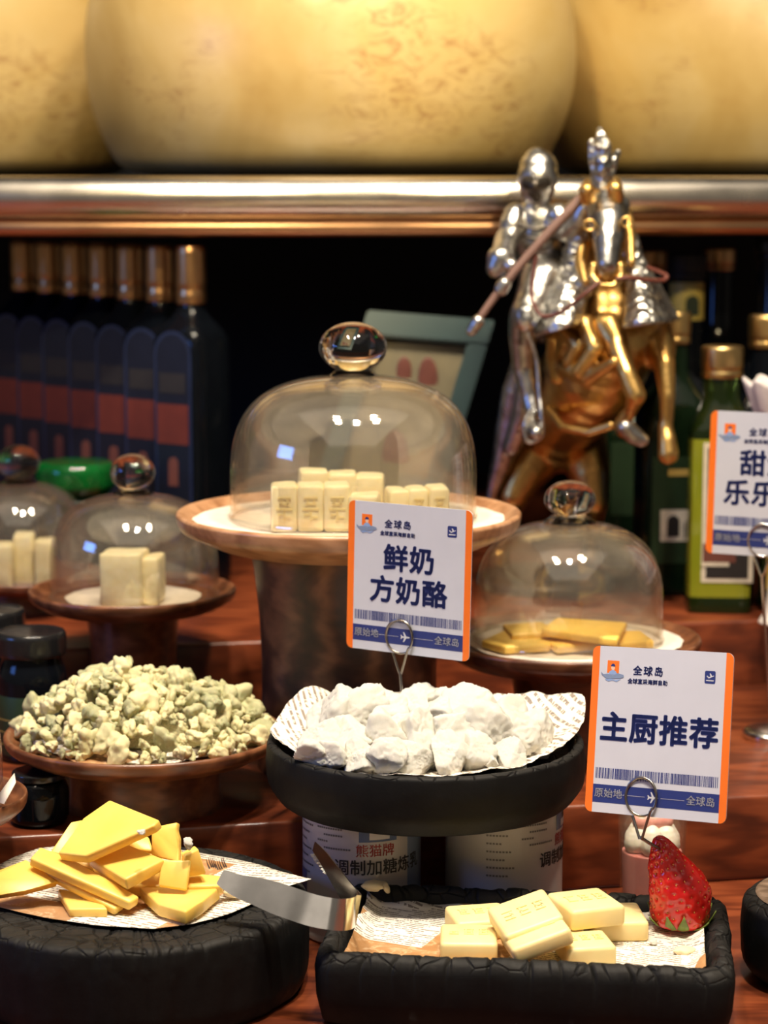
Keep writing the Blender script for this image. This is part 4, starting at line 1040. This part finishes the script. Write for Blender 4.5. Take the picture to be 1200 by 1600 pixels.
# ================================================================== JARS AT LEFT
def jar(px, py, Y, rpx, z0, label):
    c = W(px, py, Y); r = rpx * S(Y, c.z); h = c.z - z0
    t = thing('glass_jar', label, 'jar', (c.x, Y, z0), group='black-lidded jars')
    lathe('body', rprof([(0, 0), (r * .9, 0), (r * .96, .004), (r * .96, h - .032), (r * .80, h - .020), (r * .80, h - .012), (0, h - .012)], .005), 'glass_dark', t, None, 56, 40)
    lathe('label_band', [(r * .965, .006), (r * .972, .0065), (r * .972, h - .046), (r * .965, h - .0455)], 'label_green', t, None, 56, 40)
    for k in range(3): lathe('gold_line', [(r * .974, .014 + k * .009), (r * .977, .0142 + k * .009), (r * .974, .0144 + k * .009)], 'label_gold', t, None, 56, 40)
    lathe('lid', rprof([(0, h - .018), (r * .95, h - .018), (r * .97, h - .015), (r * .97, h - .003), (r * .90, h), (r * .80, h - .0012), (0, h - .0012)], .0018), 'black_gloss', t, None, 56, 40)
jar(48, 984, 1.600, 57, Z1, 'dark jar with black lid and green label behind the blue cheese')
jar(-12, 950, 1.662, 52, Z1, 'black-lidded jar at the left edge, behind the other jar')
jx = W(62, 1290, 1.428)
t = thing('dark_pot', 'small dark glossy pot tucked under the left of the blue cheese stand', 'pot', (jx.x, 1.428, Z1))
lathe('body', rprof([(0, 0), (.016, 0), (.0195, .004), (.020, .022), (.017, .030), (0, .030)], .003), 'glass_dark', t, None, 40, 40)
lathe('lid', rprof([(0, .030), (.0175, .030), (.0175, .0345), (.016, .0355), (0, .0355)], .001), 'black_gloss', t, None, 40, 40)
c = W(118, 738, 2.0); r = 62 * S(2.0, c.z)
t = thing('green_glass_jar', 'bright green glass jar behind the two left cloches', 'jar', (c.x, 2.0, Z2))
lathe('body', rprof([(0, 0), (r * .9, 0), (r, .006), (r, .06), (r * .85, .085), (0, .086)], .006), 'glass_dark_green', t, None, 48, 40)
lathe('shoulder_ring', rprof([(0, .086), (r * .85, .086), (r * 1.0, .094), (r * 1.0, c.z - Z2 + .004), (r * .9, c.z - Z2 + .010), (0, c.z - Z2 + .010)], .003), 'glass_emerald', t, None, 48, 40)

# ================================================================== BOTTLES
def section(wx, n=32, pw=5.0):
    out = []
    for k in range(n):
        a = 2 * math.pi * k / n; c, s = math.cos(a), math.sin(a)
        q = (abs(c) ** pw + abs(s) ** pw) ** (-1 / pw); out.append((wx * q * c, wx * q * s))
    return out
def loft(name, secs, mat, parent, cap=True):
    """secs: (half width, z, squareness)"""
    vs, fs = [], []; n = 32
    for (hw, z, pw) in secs:
        for x, y in section(hw, n, pw): vs.append((x, y, z))
    for i in range(len(secs) - 1):
        for k in range(n): k2 = (k + 1) % n; fs.append((i * n + k, i * n + k2, (i + 1) * n + k2, (i + 1) * n + k))
    fs.append(tuple(range(n))[::-1]); fs.append(tuple((len(secs) - 1) * n + k for k in range(n)))
    return pyd(name, vs, fs, mat, parent, auto=45)
def bottle(label, x, y, z0, hw, hb, hs, hn, rn_, capm, caph, glass, yaw=0, sq=6.0, capr=1.25, group=None, upper=None, name='oil_bottle'):
    t = thing(name, label, 'bottle', (x, y, z0), (0, 0, yaw), group)
    body = [(hw * .92, 0, sq), (hw * .99, .003, sq), (hw, .008, sq), (hw, hb, sq)]
    sh_ = [(hw, hb, sq)] + [(hw + (rn_ - hw) * (.5 - .5 * math.cos(math.pi * k / 6)), hb + hs * k / 6, sq + (2 - sq) * k / 6) for k in range(1, 7)] + [(rn_, hb + hs + hn, 2)]
    if upper: loft('body', body, glass, t); loft('neck', sh_, upper, t)
    else: loft('body', body + sh_[1:], glass, t)
    zt_ = hb + hs + hn; cr2 = rn_ * capr
    lathe('cap', rprof([(0, zt_ - caph * .75), (cr2, zt_ - caph * .75), (cr2 * 1.03, zt_ - caph * .60), (cr2 * .97, zt_ - caph * .5), (cr2 * 1.03, zt_ - caph * .4), (cr2 * 1.03, zt_ + caph * .15), (cr2 * .96, zt_ + caph * .25), (0, zt_ + caph * .25)], .001), capm, t, None, 40, 40)
    return t
def lab(name, x0, x1, z0, z1, y, mat, parent, arch=False, th=.0004):
    if arch:
        r = (x1 - x0) / 2; p = [(x0, z0), (x1, z0)] + [((x0 + x1) / 2 + r * math.cos(math.pi * k / 12), z1 - r + r * math.sin(math.pi * k / 12)) for k in range(13)]
    else: p = [(x0, z0), (x1, z0), (x1, z1), (x0, z1)]
    return flat(name, p, y, th, mat, parent)
# row of dark square bottles at the left, receding to the left
dx, dy = -.0325, .047
yaw = math.atan2(-.82, -.57) + R(90)
names = ['nearest, rightmost', 'second from the right', 'third from the right', 'fourth from the right', 'fifth from the right', 'sixth from the right', 'seventh, at the left edge']
b0 = W(300, 600, 2.03).x
for i in range(7):
    x, y = b0 + i * dx, 2.03 + i * dy
    t = bottle('dark square bottle with copper cap, ' + names[i] + ' of the left row', x, y, Z2, .0265, .222, .032, .040, .0115, 'cap_copper', .052, 'glass_dark', yaw, 7, 1.22, 'dark oil bottles in the left row')
    hw = .0265; yl = -hw - .0006
    f_ = lab('label', -.0215, .0215, .060, .232, yl, 'label_frame_blue', t, True)
    lab('label_field', -.0185, .0185, .063, .229, yl - .0004, 'label_navy', f_, True); lab('red_panel', -.0180, .0180, .130, .166, yl - .0008, 'label_red', f_)
    lab('dark_panel', -.0150, .0150, .176, .194, yl - .0008, 'label_black', f_)
    lab('ornament', -.0055, .0055, .092, .118, yl - .0008, 'label_brown', f_, True, .0003)
# green olive oil bottle at the right
c = W(1127, 965, 1.875); sg = S(1.875, .2); hw = 50 * sg
gb = bottle('tall square bottle of yellow-green oil with gold cap, black label in white frame', c.x, 1.90, Z2, hw, (965 - 690) * sg, 68 * sg, 62 * sg, 29 * sg, 'cap_gold', 50 * sg, 'oil_green', R(-4), 9, 1.12, None, 'glass_green')
yl = -hw - .0006; z_ = lambda py: (962 - py) * sg; x_ = lambda px: (px - 1127) * sg
f_ = lab('label_frame', x_(1097), x_(1177), z_(912), z_(692), yl, 'label_cream', gb); lab('label_field', x_(1104), x_(1170), z_(905), z_(700), yl - .0004, 'label_black', f_)
lab('label_picture', x_(1099), x_(1150), z_(880), z_(850), yl - .0008, 'label_brown', f_); lab('label_stripe', x_(1097), x_(1140), z_(886), z_(880), yl - .0009, 'label_cream', f_)
loft('thick_base', [(hw * 1.01, .001, 9), (hw * 1.015, .004, 9), (hw * 1.015, .012, 9), (hw * 1.0, .014, 9)], 'glass_green', gb)
GR = 'bottles behind the statue'
def bt(label, px, ytop, Y, hwpx, capm, caph, glass, nk=24, hsf=.2, hnf=.22, yaw=0.0, sq=6):
    c = W(px, ytop, Y); s_ = S(Y, c.z); Ht = c.z - Z2
    return bottle(label, c.x, Y, Z2, hwpx * s_, Ht * (1 - hsf - hnf), Ht * hsf, Ht * hnf - caph * .25 * s_, nk * s_, capm, caph * s_, glass, yaw, sq, 1.15, GR), s_
t, s_ = bt('dark oil bottle with gold cap and green label behind the horse forelegs', 1056, 487, 1.985, 56, 'cap_gold', 50, 'glass_dark_green', 21, .17, .2, R(6))
hw = 56 * s_; f_ = lab('label', -.026, .026, .030, .125, -hw - .0006, 'label_green', t); lab('gold_word', -.012, .020, .108, .114, -hw - .001, 'label_gold', f_); lab('picture', -.018, .022, .050, .078, -hw - .001, 'label_cream', f_); lab('dark_olive', -.012, -.001, .054, .073, -hw - .0014, 'label_black', f_, True); lab('dark_olive', .003, .014, .052, .070, -hw - .0014, 'label_black', f_, True)
t, s_ = bt('dark bottle with plain green label behind the horse hind leg', 985, 560, 2.14, 44, 'black_matte', 40, 'glass_dark_green', 20, .17, .2)
lab('label', -.020, .020, .050, .120, -44 * s_ - .0006, 'label_green', t)
t, s_ = bt('tall blue-black bottle with yellow neck label behind the horse head', 1074, 395, 2.18, 48, 'black_matte', 40, 'glass_dark', 26, .14, .36)
zt_ = W(1074, 470, 2.18).z - Z2; lathe('neck_label', [(26 * s_, zt_ - .018), (26 * s_ + .0006, zt_ - .018), (26 * s_ + .0006, zt_ + .018), (26 * s_, zt_ + .018)], 'label_yellow', t, None, 40, 40)
lab('green_mark', -.003, .010, zt_ - .013, zt_ + .006, -26 * s_ - .0014, 'label_green', t, True)
bt('dark bottle with brown cap just right of the horse head', 1020, 390, 2.26, 44, 'cap_copper', 34, 'glass_dark', 20, .15, .25)
bt('dark bottle with brown cap behind the green oil bottle', 1124, 386, 2.24, 46, 'cap_copper', 36, 'glass_dark', 22, .15, .25)
bt('tall dark bottle reaching under the shelf at the right edge', 1212, 372, 2.13, 50, 'black_gloss', 34, 'glass_dark', 26, .15, .3)
bt('dark blue bottle with gold cap at the right edge', 1196, 492, 1.995, 50, 'cap_gold', 52, 'glass_dark', 22, .17, .2)
c = W(1228, 958, 1.90); t = bottle('oil bottle cut by the right edge, gold-framed label, beside the green bottle', c.x, 1.905, Z2, .026, .14, .03, .025, .014, 'cap_gold', .024, 'glass_dark_green', 0, 9, 1.12)
f_ = lab('label_frame', -.021, .021, .020, .120, -.0266, 'label_gold', t); lab('label_field', -.018, .018, .024, .116, -.0270, 'label_black', f_)
# ruffled porcelain ornament behind the right-hand sign
c = W(1214, 632, 1.83)
t = thing('porcelain_ornament', 'white ruffled porcelain ornament behind the menu card at the right edge', 'ornament', (c.x + .004, 1.83, Z2))
lathe('stem', rprof([(0, 0), (.016, 0), (.010, .01), (.006, .04), (.008, .157), (0, .158)], .003), 'porcelain', t, None, 40, 40)
def ruf(r, z, a): return r * (1 + (.10 * math.sin(7 * a) if r > .012 else 0)), z + (.003 * math.sin(7 * a) if r > .012 else 0)
lathe('ruffle', rprof([(0, .156), (.012, .158), (.022, .175), (.030, .200), (.0285, .203), (.020, .178), (0, .162)], .003), 'porcelain', t, None, 84, 60, ruf)

# ================================================================== TEAL FRAME
fr = thing('picture_frame', 'slanted teal framed picture leaning behind the big cloche', 'picture frame', (0, 0, 0))
Q = [W(574, 490, 2.03), W(772, 506, 2.03), W(652, 900, 1.965), W(455, 885, 1.965)]
def qp(u, v): return (Q[0].lerp(Q[1], u)).lerp(Q[3].lerp(Q[2], u), v)
def bar(name, u0, v0, u1, v1, th, mat, parent=fr, up=0):
    p = [qp(u0, v0), qp(u1, v0), qp(u1, v1), qp(u0, v1)]
    n_ = (Q[1] - Q[0]).cross(Q[3] - Q[0]).normalized()
    if n_.y > 0: n_ = -n_
    bm = bmesh.new(); a = [bm.verts.new(q + n_ * (th + up)) for q in p]; b = [bm.verts.new(q + n_ * up) for q in p]
    bm.faces.new(a); bm.faces.new(b[::-1])
    for i in range(4): bm.faces.new((a[i], a[(i + 1) % 4], b[(i + 1) % 4], b[i]))
    bmesh.ops.recalc_face_normals(bm, faces=bm.faces); bmesh.ops.bevel(bm, geom=bm.edges[:], offset=min(.0015, th * .3), segments=2, affect='EDGES')
    return bmo(name, bm, mat, parent, auto=40)
bar('top_rail', 0, 0, 1, .10, .016, 'frame_teal'); bar('bottom_rail', 0, .90, 1, 1, .016, 'frame_teal'); bar('side_rail', 0, .10, .16, .90, .016, 'frame_teal'); bar('side_rail', .84, .10, 1, .90, .016, 'frame_teal')
pic = bar('picture', .15, .09, .85, .91, .004, 'picture_cream')
for (u, v, a, b) in ((.62, .24, .09, .10), (.42, .22, .07, .07), (.55, .55, .12, .12)):
    n_ = Vector((0, -1, .2)).normalized(); c = qp(u, v) + Vector((0, -.0048, .001)); bm = bmesh.new(); bmesh.ops.create_uvsphere(bm, u_segments=16, v_segments=8, radius=1, matrix=Matrix.Translation(c) @ Matrix.Diagonal((a * .1, .0008, b * .2, 1))); bmo('painted_shape', bm, 'label_brown', pic)

# ================================================================== KNIGHT STATUE
YS = 1.925
def K(px, py, d=0.0): return W(px, py, YS + d) - Vector((.155, YS, Z2))
kz = S(YS, .3)
st = thing('knight_statue', 'gold and silver statue of an armoured knight on a rearing horse', 'statue', (.155, YS, Z2))
def caps(lst):
    out = []
    for ch in lst:
        for (a, b) in zip(ch, ch[1:]): out.append((K(*a[:3]), a[3] * kz, K(*b[:3]), b[3] * kz))
    return out
base_z = 0
blobs('horse', caps([
    [(948, 470, -.01, 52), (952, 540, -.015, 74), (930, 590, .0, 74), (905, 625, .02, 68), (880, 650, .06, 62), (870, 680, .085, 62)],
    [(925, 545, .03, 60), (900, 580, .05, 58), (872, 640, .09, 60)],
    [(945, 400, -.015, 38), (945, 470, -.005, 56)],
    [(1000, 510, -.02, 46), (1022, 545, -.03, 34)],
    [(900, 530, -.02, 36), (888, 570, -.01, 34)],
    # bent foreleg
    [(948, 510, -.055, 24), (962, 535, -.065, 20), (980, 585, -.085, 15), (994, 618, -.090, 16)],
    [(994, 618, -.090, 15), (986, 640, -.078, 11), (972, 662, -.070, 13), (976, 672, -.072, 14)],
    # hanging foreleg
    [(1028, 535, -.035, 26), (1038, 570, -.055, 17), (1043, 620, -.065, 13), (1042, 655, -.066, 11), (1040, 668, -.066, 12), (1043, 690, -.070, 15), (1044, 710, -.072, 17)],
    # hind legs
    [(850, 690, .09, 52), (822, 735, .075, 38), (803, 775, .065, 24), (792, 810, .085, 16), (786, 845, .095, 14), (782, 862, .09, 16), (780, 870, .085, 18)],
    [(905, 690, .09, 46), (922, 740, .075, 34), (930, 785, .065, 22), (927, 820, .085, 15), (923, 848, .095, 13), (922, 862, .09, 16), (924, 870, .085, 18)],
    # head and muzzle
    [(950, 315, -.05, 27), (952, 360, -.072, 26), (950, 405, -.088, 20), (949, 428, -.090, 20), (949, 437, -.088, 17)],
    [(950, 330, -.035, 30), (948, 380, -.02, 34)],
]), 'statue_gold', st, .0016, 9)
blobs('hoof', caps([[(978, 668, -.074, 15), (990, 680, -.074, 15), (1003, 688, -.076, 11)]]), 'statue_silver', st, .0012, 3)
blobs('chest_drape', caps([[(880, 505, -.035, 16), (905, 540, -.05, 15), (890, 565, -.045, 12)], [(915, 505, -.055, 15), (930, 545, -.068, 14), (905, 580, -.06, 12)], [(880, 575, -.035, 15), (920, 590, -.06, 13), (960, 565, -.082, 9)], [(868, 530, -.02, 15), (868, 560, -.015, 16), (872, 590, -.02, 13)]]), 'statue_gold', st, .0014, 2)
blobs('belly_band', caps([[(858, 640, -.005, 7), (880, 668, -.03, 7), (920, 676, -.045, 7), (955, 665, -.055, 7)]]), 'statue_gold', st, .0012, 2)
# armour on the horse
def apron(name, ring0, ring1, th, mat, scal=0):
    vs, fs = [], []; n = len(ring0); L = 8
    for i in range(n):
        a, b = ring0[i], ring1[i]
        for k in range(L + 1):
            t = k / L; p = a.lerp(b, t); out_ = Vector((p.x - K(950, 480, .0).x, (p.y + .0) * 1.0, 0)); p = p + out_ * (.10 * math.sin(math.pi * t * .5) ** 2)
            vs.append(p)
    for i in range(n - 1):
        for k in range(L): q = i * (L + 1) + k; fs.append((q, q + 1, q + L + 2, q + L + 1))
    o = pyd(name, vs, fs, mat, st); md = o.modifiers.new('t', 'SOLIDIFY'); md.thickness = th; return o
def ringpts(cx, cy, rx, ry, a0, a1, n, tilt=0, d0=0.0):
    return [K(cx + rx * math.cos(R(a0 + (a1 - a0) * i / (n - 1))), cy + tilt * math.cos(R(a0 + (a1 - a0) * i / (n - 1))), d0 - ry * math.sin(R(a0 + (a1 - a0) * i / (n - 1)))) for i in range(n)]
apron('chest_armour', ringpts(1000, 432, 26, .05, -30, 130, 20, 4, -.01), ringpts(1003, 506, 46, .085, -30, 130, 20, -6, -.01), .002, 'statue_ornate')
apron('chest_armour', ringpts(896, 432, 34, .04, 40, 215, 22, 0, -.01), ringpts(882, 515, 40, .06, 40, 215, 22, -14, -.01), .002, 'statue_ornate')
tube('armour_rim', [p + Vector((.0, -.001, 0)) for p in ringpts(1003, 506, 49, .090, -20, 125, 14, -6, -.01)], .0018, 'statue_silver', st, 8, 3)
blobs('neck_armour', caps([[(905, 330, -.02, 22), (905, 375, -.03, 20), (898, 420, -.03, 24), (905, 450, -.045, 22)], [(985, 375, -.03, 14), (990, 410, -.03, 18), (1000, 440, -.035, 24)], [(860, 450, -.02, 26), (872, 490, -.025, 24)]]), 'statue_ornate', st, .0014, 2)
blobs('chamfron', caps([[(950, 320, -.066, 25), (951, 345, -.078, 27), (950, 375, -.092, 21), (949, 412, -.102, 16)], [(930, 318, -.062, 14), (934, 350, -.082, 13)], [(971, 318, -.062, 14), (967, 350, -.082, 13)]]), 'statue_silver', st, .0012, 2)
for (px, py) in ((921, 352), (980, 347)): tube('eye_ring', [K(px + 9 * math.cos(R(a)), py + 8 * math.sin(R(a)), -.094) for a in range(0, 361, 30)], 2.2 * kz, 'statue_gold', st, 8, 2)
for (px, py) in ((918, 300), (962, 297)):
    blobs('ear', caps([[(px, py + 10, -.078, 13), (px - 1, py - 2, -.082, 13), (px + 1, py - 15, -.078, 6)]]), 'statue_gold', st, .001, 3)
blobs('bit', caps([[(928, 415, -.092, 7), (925, 432, -.095, 7), (938, 446, -.10, 6), (958, 447, -.10, 6), (970, 432, -.095, 7), (969, 415, -.092, 7)]]), 'statue_gold', st, .001, 2)
for (pts, nm) in (([(936, 292, -.05, 8), (935, 270, -.05, 12), (930, 245, -.05, 11), (925, 222, -.05, 6)], 0), ([(940, 290, -.055, 8), (942, 262, -.055, 15), (942, 230, -.055, 14), (937, 203, -.05, 5)], 1), ([(943, 288, -.05, 7), (950, 268, -.05, 11), (958, 250, -.05, 9), (966, 238, -.045, 5)], 2)):
    blobs('plume_feather', caps([pts]), 'statue_ornate', st, .0011, 2)
blobs('mane', caps([[(922, 330, -.02, 12), (912, 370, -.03, 12), (908, 410, -.045, 11), (915, 440, -.06, 7)], [(978, 330, -.03, 9), (984, 370, -.035, 10), (986, 410, -.045, 8)]]), 'statue_gold', st, .0012, 2)
# rider
blobs('rider', caps([
    [(838, 318, .0, 17), (838, 345, .0, 34), (840, 385, .0, 38), (846, 425, .005, 36), (855, 450, .0, 36)],
    [(812, 345, -.005, 20), (790, 378, -.02, 19), (783, 408, -.045, 17), (798, 415, -.06, 12)],
    [(868, 345, -.01, 22), (888, 362, -.03, 19), (905, 345, -.045, 16), (912, 325, -.05, 12)],
    [(850, 440, -.02, 38), (835, 475, -.035, 32), (822, 494, -.045, 26), (816, 530, -.04, 21), (818, 575, -.035, 18), (828, 620, -.04, 14), (834, 645, -.045, 14)],
    [(833, 650, -.045, 14), (832, 668, -.058, 16), (838, 676, -.07, 11)],
]), 'statue_silver', st, .0014, 6)
blobs('helmet', caps([[(839, 304, -.004, 25), (840, 278, -.004, 32), (841, 264, .0, 30), (838, 250, .0, 20)], [(830, 243, -.004, 5), (836, 236, .0, 5), (845, 236, .004, 5)]]), 'statue_silver', st, .0011, 2)
blobs('visor', caps([[(826, 285, -.022, 12), (836, 290, -.028, 12), (850, 286, -.022, 11)], [(834, 302, -.022, 10), (838, 308, -.02, 9)]]), 'statue_dark', st, .0011, 2)
for c_ in ([(805, 335, -.008, 18), (800, 352, -.012, 20), (796, 362, -.015, 16)], [(872, 335, -.015, 19), (880, 350, -.02, 18)], [(783, 405, -.05, 22), (776, 418, -.052, 17)], [(821, 492, -.05, 21), (822, 500, -.052, 20)]):
    blobs('armour_plate', caps([c_]), 'statue_silver', st, .0011, 2)
tube('gorget', [K(838 + 20 * math.cos(R(a)), 322 + 3 * math.sin(R(a)), -.012 * math.sin(R(a))) for a in range(0, 361, 30)], 5 * kz, 'statue_silver', st, 8, 2)
tube('belt', [K(843 + 40 * math.cos(R(a)), 416 + 4 * math.sin(R(a)), -.024 * math.sin(R(a))) for a in range(-20, 201, 20)], 4 * kz, 'statue_dark', st, 8, 2)
for k_ in range(3): tube('breastplate_ridge', [K(812 + 4 * k_, 352 + 16 * k_, -.020), K(838, 358 + 16 * k_, -.026), K(862 - 2 * k_, 352 + 16 * k_, -.020)], 2.4 * kz, 'statue_dark', st, 6, 3)
blobs('saddle', caps([[(862, 410, .01, 30), (884, 415, .0, 24), (895, 400, -.01, 16)], [(838, 460, .02, 24), (850, 520, .02, 18)]]), 'statue_dark', st, .0014, 2)
blobs('tail', caps([[(815, 560, .03, 14), (806, 610, .04, 22), (798, 665, .05, 24), (785, 720, .055, 18), (770, 765, .06, 10), (762, 800, .06, 6)], [(820, 590, .02, 10), (816, 650, .03, 16), (800, 700, .04, 14)]]), 'statue_silver', st, .0015, 1)
tube('stirrup', [K(824, 520, -.055), K(838, 560, -.055), K(842, 610, -.058), K(846, 650, -.066), K(846, 682, -.066), K(824, 690, -.066), K(820, 660, -.064), K(836, 632, -.06)], 3.2 * kz, 'statue_silver', st, 8, 5)
tube('lance', [K(733, 522, -.08), K(785, 448, -.078), K(850, 372, -.075), K(915, 303, -.072)], lambda t: (5.0 + 3.2 * t) * kz, 'lance_wood', st, 14, 6)
blobs('lance_butt', caps([[(737, 517, -.08, 8), (747, 502, -.08, 10)], [(783, 452, -.079, 11), (788, 444, -.079, 11)]]), 'statue_silver', st, .001, 2)
tube('rein', [K(838, 398, -.075), K(832, 440, -.078), K(832, 470, -.082), K(848, 494, -.088), K(878, 487, -.10), (K(910, 462, -.108)), K(938, 440, -.104)], 3.0 * kz, 'rein_leather', st, 8, 6)
tube('rein', [K(962, 436, -.102), K(985, 434, -.10), K(1012, 438, -.092), K(1036, 438, -.08), K(1040, 430, -.075), K(1012, 418, -.06)], 3.4 * kz, 'rein_leather', st, 8, 6)
lathe('plinth', rprof([(0, 0), (.064, 0), (.064, .008), (.058, .012), (0, .012)], .002), 'statue_dark', st, (K(852, 870, .09).x, .085, 0), 48, 40)
